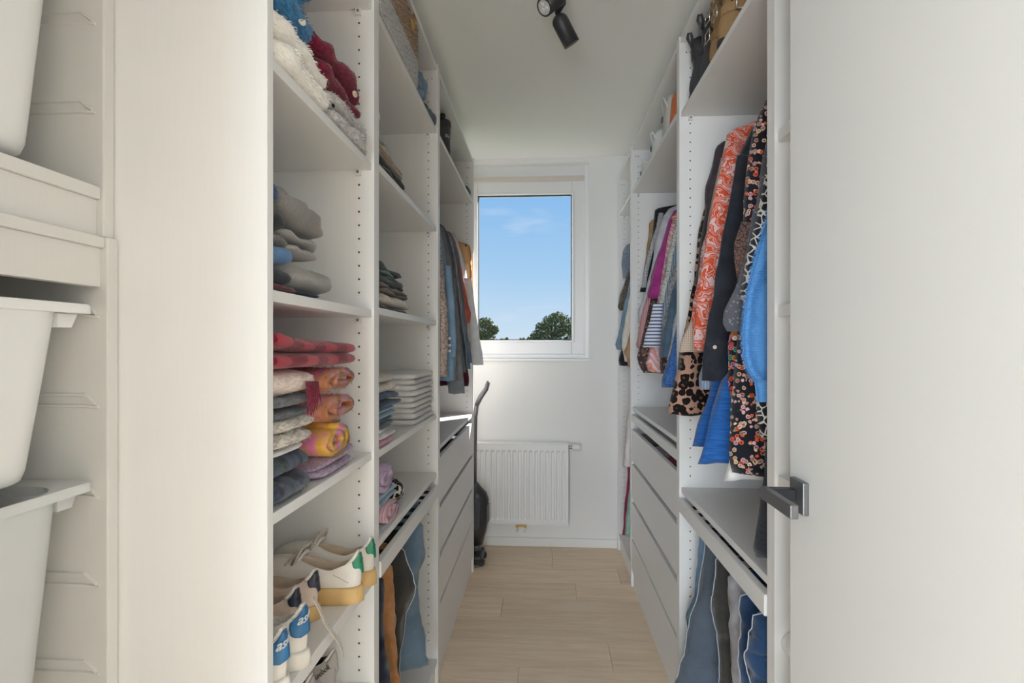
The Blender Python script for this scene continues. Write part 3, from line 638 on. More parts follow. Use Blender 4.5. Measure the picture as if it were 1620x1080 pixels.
# ------------------------------------------------------------------ cloth library
f_ = fabric
K = dict(
 blueknit=f_('blue_mohair', '#4a8dbd', '#2a5c88', 'fuzzy'), cream=f_('cream_knit', '#faf7f2', '#e8e2d8', 'fuzzy'), burg=f_('burgundy_wool', '#8a2742', '#571428', 'fuzzy'),
 greymel=f_('grey_melange_knit', '#d6d4d2', '#a19f9e', 'fuzzy'), greysw=f_('grey_sweatshirt', '#8f8c8a', '#858280', 'tweed', bump=.12), greysw2=f_('light_grey_sweatshirt', '#a7a4a1', '#9b9895', 'tweed', bump=.12),
 dgrey=f_('dark_grey_jersey', '#6b6967', '#575553', 'tweed'), navy=f_('navy_jersey', '#2c3042', '#20232f'), jean=f_('mid_blue_denim', '#5f86b4', '#436a98', 'denim'), black=f_('black_jersey', '#2e2f36', '#202126'),
 ribblue=f_('blue_rib', '#3d5580', '#2a3d60', 'vstripe'), taupe=f_('taupe_jersey', '#86807a', '#6d6863', 'tweed'), maroon=f_('maroon_jersey', '#5a2434'),
 redcheck=f_('red_check_wool', '#c94a58', '#7a1c30', 'check'), pinkcream=f_('pink_cream_wool', '#eee0d8', '#d2bcb0', 'fuzzy'), dgwool=f_('charcoal_wool', '#77797f', '#4f5157', 'fuzzy'),
 beigewool=f_('oat_wool', '#d9d2c8', '#978d84', 'fuzzy'), white=f_('white_cotton', '#eeeeee', '#dcdcdd'), tartan=f_('navy_tartan', '#2f3a48', '#1d2430', 'patch', cols=['#20252f', '#2c3340', '#3a4d48', '#596078', '#23262f']),
 rust=f_('rust_mohair', '#b06a45', '#7e3f28', 'patch', cols=['#7a3f26', '#96502f', '#a8613c', '#b57850', '#c98a80', '#d87aa0']), mustard=f_('mustard_pink_wool', '#d8a03c', '#b06a80', 'patch', cols=['#5f6b50', '#b98434', '#c8943a', '#cf9a3c', '#d9a84a', '#d98a8a', '#d77aa5']),
 lilac=f_('lilac_wool', '#b7a3ba', '#8f7d95', 'fuzzy'), wicker=f_('seagrass_weave', '#b59a80', '#7d6450', 'tweed', rough=.9, bump=1.0), greyrope=f_('grey_cotton_weave', '#cfcfd0', '#a8a8aa', 'tweed', bump=.8),
 ddenim=f_('dark_denim', '#3a4b62', '#27323f', 'denim'), fdenim=f_('faded_denim', '#7c93aa', '#5c7288', 'denim'), slate=f_('slate_denim', '#5f6a78', '#474f5b', 'denim'), greydn=f_('washed_grey_denim', '#7b7d82', '#5f6167', 'denim'),
 blackdn=f_('black_denim', '#45433f', '#302f2e', 'denim'), pgrey=f_('pale_grey_twill', '#a9a8ae', '#8f8e95'), tan=f_('tan_twill', '#b3825c', '#94683f'), deepblue=f_('indigo_denim', '#2e4a70', '#1e3350', 'denim'),
 sage=f_('sage_cotton', '#aab3a8', '#838d82'), beigecord=f_('beige_corduroy', '#c0b2a0', '#9a8c7b', 'vstripe'), teal=f_('mint_teal_jersey', '#7d9f96', '#577a73'), dteal=f_('dark_teal_jersey', '#34464a', '#263437'), brown=f_('taupe_brown_jersey', '#7b6f68', '#5b514c'),
 creamc=f_('cream_sweatshirt', '#d6d0c8', '#b5aea6', 'tweed'), purple=f_('dusky_purple_jersey', '#6a6470'), nvblack=f_('blue_black_jersey', '#3d434f', '#2c3039'), tee=f_('white_tee', '#e6e5e4', '#d2d1d0'),
 pink=f_('pink_jersey', '#d9a6bd', '#c08aa4'), lilacj=f_('lilac_jersey', '#cdb6d4', '#b096ba'), ltdenim=f_('pale_blue_wash', '#9db3c4', '#7b96ac', 'denim'), ppink=f_('pale_pink_stripe', '#e2c3cc', '#c79dab', 'vstripe'), leop2=f_('grey_leopard', '#cfc6b8', '#2c2a2a', 'leopard', scale=1.6),
 leop=f_('leopard_print', '#bf9480', kind='leopard'), dbrown=f_('dark_brown_satin', '#4a4046', '#332b30', rough=.6), ging=f_('beige_gingham', '#d6c6b6', '#a8917f', 'gingham'),
 orange=f_('orange_leaf_print', '#dd5a35', '#e9c8c8', 'tropical', scale=.75), lav=f_('lavender_lace', '#c3a8d0', '#9c83ac', 'dots'), sky=f_('light_blue_stripe', '#b5c2d8', '#8d9cb8', 'vstripe'), blackj=f_('black_poplin', '#30333c', '#22242b', rough=.8),
 cobalt=f_('cobalt_crinkle', '#2f6cb8', '#1f4c90', 'crinkle', bump=1.0), flor1=f_('bright_floral_print', '#22242c', kind='floral', cols=['#d8432f', '#f0c64a', '#c27ab0', '#e08a3c', '#f0e0d0', '#4d9a80', '#e2708a'], scale=1.35), flor2=f_('dark_floral_print', '#20222a', kind='floral', scale=1.8, cols=['#d0a890', '#e8c9a8', '#c9a0a0', '#d8603f', '#b88a78', '#e0b0b0']),
 dotgrey=f_('charcoal_dotted_cotton', '#56575f', '#7c7d85', 'dots'), net=f_('black_white_net_print', '#26262c', '#d8d4cc', 'net'), bluecard=f_('blue_rib_cardigan', '#5e9ad6', '#3a70ae', 'knit'), coat=f_('black_wool', '#2f3036', '#232328', 'tweed'),
 magenta=f_('magenta_linen', '#b0408c', '#8f3072'), silver=f_('silvery_satin', '#d6d6de', '#b8b8c4', rough=.5), pstripe=f_('pink_pinstripe', '#e0b4b4', '#c88c8e', 'vstripe'), nstripe=f_('navy_white_stripe', '#d7dae6', '#55607f', 'stripe'),
 speck=f_('white_speckle_print', '#dcd8d4', '#55525a', 'dots', scale=1.4), gtweed=f_('grey_tweed', '#b9b6b8', '#77747a', 'tweed', scale=.6), steel=f_('steel_blue_cotton', '#54697c', '#42566a'), lace=f_('pale_blue_lace', '#c6ccd6', '#9aa6b8', 'dots'), btweed=f_('blue_boucle', '#4a76b4', '#2e5590', 'tweed', scale=.6),
 swirl=f_('orange_swirl_print', '#e8c4b8', kind='swirl', cols=['#efe0d8', '#e8764a', '#eec0c4', '#f0e6e0', '#d9a0c0'], scale=2.5), dflor=f_('brown_ditsy_print', '#4a3c3a', kind='floral', cols=['#8a6a60', '#b09080', '#6a4a48'], scale=1.6), bwtrim=f_('black_white_trim', '#2d3036', '#dedede', 'gingham'),
 gknit=f_('blue_grey_knit', '#8d96a6', '#6d7686', 'tweed', scale=.7), dtweed=f_('dark_metallic_tweed', '#77695e', '#2f2c2c', 'tweed', scale=.7), bluecot=f_('dusty_blue_cotton', '#7c98ae', '#60809a'), camel=f_('camel_wool', '#c09a70', '#a17c52'), offw=f_('off_white_cotton', '#ece6dd', '#d9d0c4'),
 crim=f_('crimson_satin', '#a8305a', '#7e2144'), mint=f_('mint_cotton', '#a9cbbd', '#88ad9e'), chiff=f_('ivory_chiffon', '#e9e4df', '#d5cec8'), speckknit=f_('speckled_cream_knit', '#d2c3bb', '#9a867e', 'tweed', scale=.5, bump=1.0),
 lden=f_('light_denim', '#87a3bc', '#64829e', 'denim'), gry=f_('mid_grey_cotton', '#7f8288', '#6b6e74'), dslate=f_('dark_slate_cotton', '#4c5866', '#394350'), bstripe=f_('blue_white_stripe', '#b9c6d2', '#6d86a0', 'vstripe'), coral=f_('coral_rose', '#d8786c', '#b85a52'), wht=f_('white_poplin', '#eceef1', '#d8dbe0'),
 tanleather=plain('tan_leather', (214, 160, 108), .5, bump=.2, bs=80), olive=f_('olive_camouflage', '#6a6a5c', '#45463e', 'patch', cols=['#45463e', '#6f6f60', '#8a8878']), brownpat=f_('brown_patterned_cotton', '#6a5148', '#2f2a2c', 'net', scale=2))
# ------------------------------------------------------------------ folded knitwear, left wardrobe, upper shelf
GK = 'folded knitwear on the high shelf'
A, B_ = L1[0]+T, L1[1]-T
z = 1.726
folded('sweater', 'fluffy cream knitted sweater lying under the blue cardigan', 'sweater', -.404, -.78, A+.004, .985, z, z+.098, K['cream'], 2, 1, GK, .007, droop=.02, round_=.7, fuzz=6500, fl=.012)
folded('sweater', 'grey melange brushed sweater under the burgundy cardigan', 'sweater', -.404, -.76, .985, B_-.006, z, z+.078, K['greymel'], 2, 2, GK, .006, droop=.04, round_=.7, fuzz=6500, fl=.013)
o = folded('cardigan', 'folded fuzzy blue cardigan with a pearl button', 'cardigan', -.418, -.76, A+.006, .945, z+.096, z+.335, K['blueknit'], 3, 3, GK, .010, droop=.03, round_=.8, fuzz=8000, fl=.014)
def button(parent, p, r, nrm, mat, label=None):
    n = Vector(nrm).normalized(); p = Vector(p); m = MB(); m.tube([p, p+n*r*.25, p+n*r*.4], [r, r, r*.7], 16); b = m.build('button', mat, parent, smooth=False)
    mm = MB(); a = n.orthogonal().normalized()
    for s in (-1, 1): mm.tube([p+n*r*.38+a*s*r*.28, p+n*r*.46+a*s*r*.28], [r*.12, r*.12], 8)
    mm.build('button_hole_dots', M['hole'], b)  # raised dark dots imitate the shaded holes of the button
M['pearl'] = plain('pearl_button', (226, 222, 216), .25); M['horn'] = plain('horn_button', (206, 190, 168), .35)
button(o, PX(477, 33, -.413), .008, (1, -.5, 0), M['pearl'])
o = folded('cardigan', 'folded burgundy wool cardigan with a pale button', 'cardigan', -.412, -.76, .955, B_-.022, z+.077, z+.170, K['burg'], 2, 4, GK, .008, droop=.035, round_=.75, fuzz=4500, fl=.008)
button(o, PX(561, 149, -.405), .007, (1, -.4, 0), M['horn'])
button(o, PX(527, 167, -.40), .004, (1, -.4, 0), M['darkm'])
# second shelf
GS = 'folded sweatshirts and jeans on the middle shelf'
z = 1.377; xa = -.412
for i, (lab, nm, m_, a, b, yb) in enumerate((
    ('thin maroon top at the bottom of the sweatshirt shelf', 'top', 'maroon', 0, .012, .86), ('folded navy jersey top on the maroon top', 'top', 'navy', .012, .044, .862), ('folded mid blue denim jeans between navy and taupe tops', 'jeans', 'jean', .044, .078, .87),
    ('folded taupe jersey above the mid blue jeans', 'top', 'taupe', .078, .102, .875), ('folded black jersey under the blue ribbed top', 'top', 'black', .102, .142, .868), ('folded blue ribbed top on the black jersey', 'top', 'ribblue', .142, .185, .85))):
    folded(nm, lab, nm, xa-.004*i, -.76, A+.002, yb, z+a, z+b, K[m_], 1, 10+i, GS, .004, round_=.75, droop=.008)
folded('jeans', 'folded dark denim jeans under the striped grey sweatshirt', 'jeans', -.43, -.78, .872, 1.03, z, z+.016, K['ddenim'], 2, 17, GS, .002)
g1 = folded('sweatshirt', 'light grey sweatshirt, lowest of the grey ones on the sweatshirt shelf', 'sweatshirt', -.425, -.78, .875, 1.075, z+.015, z+.070, K['greysw2'], 1, 18, GS, .009, droop=.02, round_=.9)
folded('sweatshirt', 'rumpled grey sweatshirt in the middle of the grey stack', 'sweatshirt', -.432, -.78, .862, 1.01, z+.076, z+.118, K['greysw2'], 2, 19, GS, .008, droop=.012, round_=.85)
folded('sweatshirt', 'thick mid grey sweatshirt on top of the grey stack', 'sweatshirt', -.428, -.78, .852, 1.03, z+.124, z+.190, K['greysw'], 1, 20, GS, .009, droop=.045, round_=.9, tilt=-.012)
# blanket shelf
GB = 'folded blankets and scarves on the shelf above the sneakers'
z = 1.040
folded('scarf', 'navy tartan brushed scarf at the bottom of the blankets', 'scarf', -.405, -.76, A+.002, .912, z, z+.078, K['tartan'], 2, 30, GB, .006, round_=.75, fuzz=1800, fl=.006)
folded('cloth', 'thin white cloth between tartan and oat scarves', 'cloth', -.412, -.76, A+.002, .90, z+.077, z+.088, K['white'], 1, 31, GB, .002)
folded('scarf', 'oat and grey brushed wool scarf over the white cloth', 'scarf', -.405, -.76, A+.002, .925, z+.086, z+.135, K['beigewool'], 2, 32, GB, .006, round_=.75, fuzz=2800, fl=.008)
folded('scarf', 'charcoal wool scarf folded under the pinkish cream one', 'scarf', -.408, -.76, A+.002, .93, z+.133, z+.170, K['dgwool'], 2, 33, GB, .005, fuzz=1000, fl=.005)
folded('blanket', 'pinkish cream wool blanket under the red check one', 'blanket', -.406, -.76, A+.002, .93, z+.168, z+.214, K['pinkcream'], 1, 34, GB, .005, round_=.8, fuzz=1500, fl=.005)
folded('scarf', 'folded lilac wool scarf beside the tartan one', 'scarf', -.412, -.76, .935, 1.125, z, z+.036, K['lilac'], 2, 35, GB, .005, round_=.8, fuzz=2200, fl=.008, tilt=.006)
# rolled mustard scarf: a spiral seen from the aisle
def rolled(name, label, cat, c, ry, rz, xf, xb, mat, turns=2.2, th=.010, seed=0, group=None):
    m = MB(); rg = []; n = 46; NX = 8
    prof = []
    for side_ in (1, 0):
        it = range(n+1) if side_ else range(n, -1, -1)
        for i in it:
            t = i/n; a = t*turns*2*math.pi+1.0; s = (.22+.78*t); o_ = th/2 if side_ else -th/2
            prof.append((c[1]+(ry*s+o_)*math.cos(a), c[2]+(rz*s+o_)*math.sin(a)))
    for j in range(NX+1):
        x = xf+(xb-xf)*j/NX
        rg.append([(x+nz3(y*3, z*3, seed, 9)*.008, y+nz3(x, y, z+seed, 12)*.003, z+nz3(x+3, y, z+seed, 12)*.003) for y, z in prof])
    m.rings(rg); o = m.build(name, mat, base=(c[0], c[1], c[2]-rz), smooth=True); return tag(o, label, cat, group)
o = rolled('scarf', 'rolled mustard, pink and green wool scarf on the lilac one', 'scarf', (-.55, 1.008, z+.066), .068, .029, -.408, -.74, K['mustard'], 2.1, .013, 1, GB); add_fuzz(o, 1800, .008, K['mustard'], 3)
o = rolled('blanket', 'rust and pink mohair blanket folded over, resting on the mustard scarf', 'blanket', (-.55, 1.045, z+.129), .088, .0225, -.412, -.74, K['rust'], 1.6, .015, 2, GB); add_fuzz(o, 4000, .012, K['rust'], 4)
o = rolled('blanket', 'rust brown mohair blanket directly under the red check blanket', 'blanket', (-.55, 1.05, z+.184), .084, .020, -.410, -.74, K['rust'], 1.5, .014, 5, GB); add_fuzz(o, 4000, .012, K['rust'], 5)
rb = folded('blanket', 'red and burgundy checked wool blanket with a fringe, on top of the scarves', 'blanket', -.403, -.76, A+.002, 1.118, z+.212, z+.266, K['redcheck'], 2, 38, GB, .004, round_=.7, wob=.4, fuzz=1200, fl=.004, tilt=-.012, blunt=.62)
fr = MB(); rnd = random.Random(8)
for i in range(26):
    u = 488+rnd.uniform(-4, 16); p = PX(u, 603, -.401); L = rnd.uniform(.03, .062)
    fr.tube([p, p+Vector((.004, rnd.uniform(-.006, .006), -L*.5)), p+Vector((.003, rnd.uniform(-.012, .012), -L))], [.0016, .0013, .0008], 5)
fr.build('fringe', K['burg'], rb, smooth=True)
# ------------------------------------------------------------------ folded clothes, second wardrobe
A2, B2 = L2[0]+T, L2[1]-T
GT = 'folded trousers above the jumper shelf'; z = 1.742
folded('trousers', 'folded black trousers under the beige corduroys', 'trousers', -.41, -.76, A2, 1.58, z, z+.036, K['black'], 2, 40, GT, .004, droop=.012)
folded('trousers', 'folded beige corduroy trousers with a stitched edge', 'trousers', -.415, -.76, A2, 1.555, z+.036, z+.070, K['beigecord'], 2, 41, GT, .004, droop=.016)
folded('trousers', 'folded sage green cotton trousers on the beige corduroys', 'trousers', -.42, -.76, A2, 1.475, z+.071, z+.093, K['sage'], 1, 42, GT, .004, droop=.012, round_=.8)
GJ = 'folded jumpers on the second wardrobe shelf'; z = 1.387
for i, (lab, m_, a, b, yb, l_) in enumerate((('thin dusky purple top under the cream sweatshirt', 'purple', 0, .010, 1.62, 1), ('folded cream sweatshirt with a dark slit under brown jersey', 'creamc', .010, .046, 1.645, 1), ('folded taupe brown jersey above the cream sweatshirt', 'brown', .044, .070, 1.63, 2),
    ('folded dark teal jersey under the mint one', 'dteal', .068, .090, 1.61, 1), ('folded mint teal jersey between dark tops', 'teal', .088, .106, 1.595, 2), ('folded blue black jersey on top of the jumper stack', 'nvblack', .104, .132, 1.60, 1))):
    folded('jumper', lab, 'jumper', -.412-.003*i, -.76, A2, yb, z+a, z+b, K[m_], l_, 50+i, GJ, .005, droop=.014, round_=.75)
GW = 'folded white t-shirts in a stack'; z = 1.033
for i in range(9):
    folded('t_shirt', ('lowest', 'second', 'third', 'fourth', 'fifth', 'sixth', 'seventh', 'eighth', 'topmost')[i]+' white t-shirt counted up from the shelf in the neat stack', 't-shirt', -.412-.0015*((i*7) % 5), -.72, 1.665+.002*((i*5) % 4), B2-.012-.003*((i*3) % 4), z+i*.0185, z+(i+1)*.0187, K['tee'], 1, 60+i, GW, .0022, round_=.6, wob=.5, blunt=.85, sq=.22)
GP = 'small folded clothes beside the white t-shirts'
for i, (lab, nm, m_, a, b, yb, xf) in enumerate((('folded pink jersey at the bottom of the denim pile', 'top', 'pink', 0, .018, 1.44, -.41), ('folded white and grey top above pink jersey', 'top', 'tee', .018, .046, 1.455, -.405), ('folded grey blue shorts above the white top', 'shorts', 'slate', .046, .072, 1.44, -.41),
    ('folded pale blue shorts in the denim pile', 'shorts', 'ltdenim', .070, .098, 1.45, -.408), ('folded indigo denim shorts under the ecru top', 'shorts', 'deepblue', .096, .136, 1.485, -.402), ('folded ecru cotton top on the denim pile', 'top', 'creamc', .134, .186, 1.475, -.41))):
    folded(nm, lab, nm, xf, -.72, A2+.005, yb, z+a, z+b, K[m_], 2 if b-a > .024 else 1, 70+i, GP, .004, round_=.75, droop=.012 if i > 3 else 0)
GL = 'small bundles on the trouser hanger shelf'; z = .811
folded('sheet', 'thin pale blue folded sheet lying on the white shelf', 'sheet', -.415, -.70, A2, 1.50, z, z+.007, K['lace'], 1, 80, GL, .001)
o = rolled('leggings', 'rolled pale pink striped leggings under the blue bundle', 'leggings', (-.55, 1.40, z+.036), .07, .028, -.412, -.68, K['ppink'], 1.8, .013, 7, GL)
folded('top', 'folded washed pale blue top over pink leggings', 'top', -.415, -.68, A2, 1.50, z+.062, z+.100, K['ltdenim'], 2, 82, GL, .005, round_=.8, droop=.02)
o = rolled('top', 'rolled lilac jersey top on the washed blue one', 'top', (-.55, 1.362, z+.137), .082, .034, -.415, -.68, K['lilacj'], 1.7, .016, 8, GL)
folded('scarf', 'bunched grey leopard print scarf on the trouser hanger shelf', 'scarf', -.43, -.62, 1.50, 1.625, z, z+.085, K['leop2'], 1, 84, GL, .014, round_=1.0)
folded('socks', 'bunched black socks behind the lilac roll', 'socks', -.50, -.60, A2+.02, 1.345, z+.172, z+.198, K['black'], 1, 85, GL, .004, round_=1.0)
# top shelf of the second wardrobe
bk = thing('basket', 'square woven basket, grey below and straw coloured above', 'basket', (-.55, 1.45, 2.115))
def wallbox(x0, x1, y0, y1, z0, z1, t, r=.002):
    m = MB(); m.box(x0, x1, y0, y0+t, z0, z1); m.box(x0, x1, y1-t, y1, z0, z1); m.box(x0, x0+t, y0+t, y1-t, z0, z1); m.box(x1-t, x1, y0+t, y1-t, z0, z1); m.box(x0+t, x1-t, y0+t, y1-t, z0, z0+.004); return m
def weave(m_, x, y0, y1, z0, z1, nrow, rad, mat, name, axis='y'):
    mm = MB()
    for i in range(nrow):
        zc = z0+(i+.5)*(z1-z0)/nrow; n = 26
        for q, (p0, p1) in enumerate((((-.405, y0), (-.405, y1)), ((-.405, y1), (-.72, y1)), ((-.405, y0), (-.72, y0)))):
            pts = [(p0[0]+(p1[0]-p0[0])*k/n+(.0016*math.sin(k*2.4+i*math.pi) if q == 0 else 0), p0[1]+(p1[1]-p0[1])*k/n+(.0016*math.sin(k*2.4+i*math.pi) if q else 0), zc) for k in range(n+1)]
            mm.tube(pts, rad, 5)
    o = mm.build(name, mat, m_, smooth=True, kind='stuff')
wallbox(-.72, -.408, A2+.009, 1.655, 2.115, 2.20, .006).build('lower_band', K['greyrope'], bk)
wallbox(-.72, -.408, A2+.009, 1.655, 2.20, 2.305, .006).build('upper_band', K['wicker'], bk)
weave(bk, -.405, A2+.009, 1.655, 2.117, 2.20, 11, .0042, K['greyrope'], 'grey_weave'); weave(bk, -.405, A2+.009, 1.655, 2.20, 2.307, 13, .0044, K['wicker'], 'straw_weave')
hp = PX(640, 0, -.40); m = MB(); m.tube([(-.400, 1.56, 2.24), (-.385, 1.565, 2.275), (-.395, 1.575, 2.30), (-.40, 1.585, 2.275), (-.397, 1.58, 2.245)], .003, 8); m.tube([(-.399, 1.545, 2.27), (-.392, 1.545, 2.255), (-.392, 1.545, 2.235)], [.002, .005, .002], 8); m.build('handle', M['tan'] if 'tan' in M else plain('straw_handle', (176, 140, 92), .6), bk, smooth=True)
GA = 'denim on the top shelf beside the basket'
folded('jeans', 'crumpled washed jeans beside the woven basket', 'jeans', -.405, -.70, 1.665, 1.82, 2.115, 2.19, K['fdenim'], 3, 90, GA, .012, round_=.85, droop=.05, wob=2)
folded('jeans', 'flat dark grey jeans against the drawer wardrobe panel', 'jeans', -.405, -.70, 1.80, B2-.006, 2.115, 2.148, K['slate'], 2, 91, GA, .008, round_=.8, droop=.012)
# drink bottle
bt = thing('bottle', 'black sports bottle standing on the top shelf', 'bottle', (-.455, 2.335, 2.118)); c = (-.455, 2.335, 2.118)
M['btl'] = plain('black_bottle', (62, 64, 68), .45)
MB().lathe([(.001, 0), (.032, 0), (.035, .004), (.036, .05), (.034, .09), (.036, .12), (.036, .150), (.034, .156)], c, 26).build('bottle_body', M['btl'], bt, smooth=True)
MB().lathe([(.036, .152), (.038, .154), (.038, .172), (.034, .182), (.018, .19), (.010, .191), (.010, .197), (.013, .199), (.013, .211), (.009, .214), (.001, .214)], c, 26).build('cap', M['blacklamp'], bt, smooth=True)
def text(body, size, parent, mat, loc, rot, name='lettering', ext=.0006, bend=None, shear=0, off=.0):
    cu = bpy.data.curves.new('t', 'FONT'); cu.body = body; cu.size = size; cu.extrude = ext; cu.align_x = 'CENTER'; cu.align_y = 'CENTER'; cu.shear = shear; cu.offset = off
    o = bpy.data.objects.new('t', cu); COL.objects.link(o); dg = bpy.context.evaluated_depsgraph_get(); me = bpy.data.meshes.new_from_object(o.evaluated_get(dg)); bpy.data.objects.remove(o)
    if bend:
        for v in me.vertices:
            a = v.co.x/bend; v.co.x, v.co.z = bend*math.sin(a), v.co.z+bend*math.cos(a)-bend
    me.materials.clear(); me.materials.append(mat); o = bpy.data.objects.new(name, me); COL.objects.link(o); o.parent = parent; o.location = loc; o.rotation_euler = rot; return o
M['wprint'] = plain('white_print', (215, 215, 215), .6)
text('SU', .020, bt, M['wprint'], (.0265, -.0245, .105), (R(90), 0, R(47)), bend=.036)
folded('pouch', 'small black pouch at the end of the top shelf above the jackets', 'pouch', -.41, -.55, 2.80, 2.93, 2.118, 2.165, K['black'], 1, 95, None, .006, round_=.9)
# ------------------------------------------------------------------ hanging clothes, drawer wardrobe on the left
GH = 'jackets and shirts hanging over the left drawers'
def HL(nm, lab, Y, sil, mat, **k): return hang(nm, lab, nm.replace('_', ' '), Y, sil, K[mat], side=1, group=GH, **k)
HL('cardigan', 'speckled cream chunky knit cardigan, first on the rail by the t-shirts', 2.055, [(697, 372), (700, 410), (704, 445), (707, 490), (709, 540), (707, 596)], 'speckknit', thick=.05, seed=1)
g = HL('denim_jacket', 'light blue denim jacket with white buttons', 2.135, [(697, 362), (702, 392), (708, 425), (714, 470), (719, 530), (721, 575), (720, 602)], 'lden', thick=.045, seed=2)
for v in (535, 546, 555): button(g, PY(711.5, v, 2.10)+Vector((0, -.004, 0)), .006, (.3, -1, 0), M['pearl'])
sleeve(g, 'jacket_sleeve', 2.125, [(707, 420, 6), (711, 470, 7), (714, 530, 8), (714, 566, 7)], K['lden'], seed=3)
g = HL('shirt', 'mid grey cotton shirt with a wide cuff hanging lowest', 2.24, [(700, 357), (708, 385), (715, 420), (720, 480), (724, 560), (725, 600)], 'gry', thick=.04, seed=4)
s_ = sleeve(g, 'sleeve', 2.225, [(714, 440, 6), (718, 520, 8), (720, 570, 10), (721, 602, 13)], K['gry'], seed=5)
sleeve(s_, 'cuff', 2.225, [(720.5, 601, 13.5), (722.5, 622, 13)], K['gry'], seed=6, wr=.03)
HL('shirt', 'washed denim shirt behind the grey wide cuff', 2.33, [(702, 360), (711, 388), (719, 430), (727, 500), (734, 570), (738, 589)], 'slate', thick=.04, seed=7)
HL('jacket', 'dark slate jacket with narrow pale edging', 2.42, [(700, 354), (710, 372), (717, 400), (724, 450), (731, 510), (738, 560), (739, 588)], 'dslate', thick=.045, seed=8)
HL('blouse', 'pink pinstriped blouse beside the dark slate jacket', 2.475, [(704, 362), (713, 380), (720, 415), (727, 470), (734, 540), (738, 584)], 'ppink', thick=.025, seed=9)
HL('shirt', 'blue and white striped shirt among the jackets', 2.53, [(706, 364), (714, 378), (721, 410), (728, 465), (736, 530), (741, 582)], 'bstripe', thick=.035, seed=10)
HL('jacket', 'mid blue denim jacket with a faded edge', 2.60, [(708, 365), (716, 382), (723, 415), (731, 470), (739, 530), (744, 570), (745, 582)], 'fdenim', thick=.04, seed=11)
HL('dress', 'maroon dress hem showing below the jackets', 2.655, [(710, 366), (720, 400), (730, 470), (739, 560), (742, 604), (741, 610)], 'maroon', thick=.03, seed=12)
HL('jacket', 'plain grey jacket beside the coral blouse', 2.71, [(712, 366), (719, 380), (726, 410), (733, 460), (739, 510), (742, 550)], 'gry', thick=.035, seed=13)
HL('blouse', 'coral rose blouse with a gathered sleeve end', 2.77, [(714, 367), (721, 382), (728, 412), (735, 455), (741, 480), (745, 495), (744, 510)], 'coral', thick=.04, seed=14)
g = HL('shirt', 'white poplin shirt whose cuff hangs out past the wardrobe end', 2.84, [(716, 368), (724, 380), (731, 400), (738, 430), (744, 465), (748, 500), (752, 540)], 'wht', thick=.04, seed=15)
s_ = sleeve(g, 'sleeve', 2.82, [(740, 440, 6), (745, 490, 7), (751, 535, 8), (754, 556, 9)], K['wht'], seed=16); sleeve(s_, 'cuff', 2.82, [(754, 555, 9), (756, 577, 9)], K['wht'], wr=.03)
HL('shirt', 'dusty blue shirt hanging behind the white cuff', 2.88, [(718, 369), (726, 384), (734, 420), (741, 470), (746, 530), (748, 574)], 'bluecot', thick=.03, seed=17)
g = HL('leather_bag', 'tan leather shopper with a riveted eyelet, last on the rail', 2.935, [(738, 385), (743, 388), (746, 410), (747, 480), (746, 500)], 'tanleather', thick=.03, seed=18, wave=.002)
button(g, PY(737, 388, 2.92), .006, (.2, -1, 0), M['darkm'])
# ------------------------------------------------------------------ hanging clothes, dress wardrobe on the right
GD = 'dresses and shirts hanging on the right rail'
def HR(nm, lab, Y, sil, mat, **k):
    k.setdefault('group', GD); return hang(nm, lab, nm.replace('_', ' '), Y, sil, K[mat], side=-1, **k)
HR('dress', 'leopard print dress hanging against the drawer wardrobe panel', 1.79, [(1126, 285), (1118, 320), (1107, 360), (1097, 442), (1087, 500), (1077, 549), (1067, 605), (1057, 655)], 'leop', thick=.05, seed=21, wave=.012)
HR('blouse', 'dark brown satin blouse behind the orange print shirt', 1.74, [(1140, 225), (1132, 233), (1126, 262), (1118, 295), (1113, 340), (1106, 400), (1100, 450)], 'dbrown', thick=.035, seed=22)
g = HR('blouse', 'beige gingham blouse with a flared hem under the orange shirt', 1.705, [(1140, 250), (1128, 300), (1118, 360), (1106, 430), (1096, 490), (1093, 515)], 'ging', thick=.03, seed=23)
sleeve(g, 'sleeve', 1.69, [(1112, 470, 10), (1102, 512, 11), (1095, 540, 17), (1093, 557, 19)], K['ging'], seed=2)
g = HR('shirt', 'orange and pale pink leaf print shirt', 1.64, [(1168, 202), (1157, 206), (1149, 214), (1144, 238), (1136, 280), (1128, 312), (1119, 355), (1110, 395), (1103, 435), (1096, 480), (1093, 505), (1097, 524), (1104, 542)], 'orange', thick=.06, seed=24, wave=.006)
sleeve(g, 'sleeve', 1.595, [(1163, 225, 10), (1155, 270, 15), (1146, 320, 18), (1137, 380, 19), (1127, 440, 19), (1118, 500, 17), (1110, 535, 12), (1107, 555, 7)], K['orange'], seed=25)
HR('blouse', 'lavender lace blouse beside the orange shirt', 1.555, [(1178, 250), (1168, 290), (1160, 320), (1150, 362), (1142, 392), (1138, 410), (1138, 450)], 'lav', thick=.025, seed=26)
HR('shirt', 'light blue striped shirt whose hem shows under the black sleeve', 1.53, [(1180, 260), (1165, 320), (1150, 390), (1135, 470), (1122, 540), (1111, 580), (1107, 595), (1107, 616)], 'sky', thick=.035, seed=27)
HR('dress', 'cobalt blue crinkled dress with a swinging hem', 1.485, [(1182, 270), (1170, 320), (1158, 400), (1147, 480), (1135, 560), (1120, 620), (1104, 665), (1092, 705)], 'cobalt', thick=.05, seed=28, wave=.012)
g = HR('jacket', 'black poplin jacket with buttoned cuff', 1.445, [(1190, 200), (1180, 222), (1172, 240), (1171, 260), (1168, 310), (1160, 345), (1150, 395), (1142, 450), (1138, 520)], 'blackj', thick=.05, seed=29)
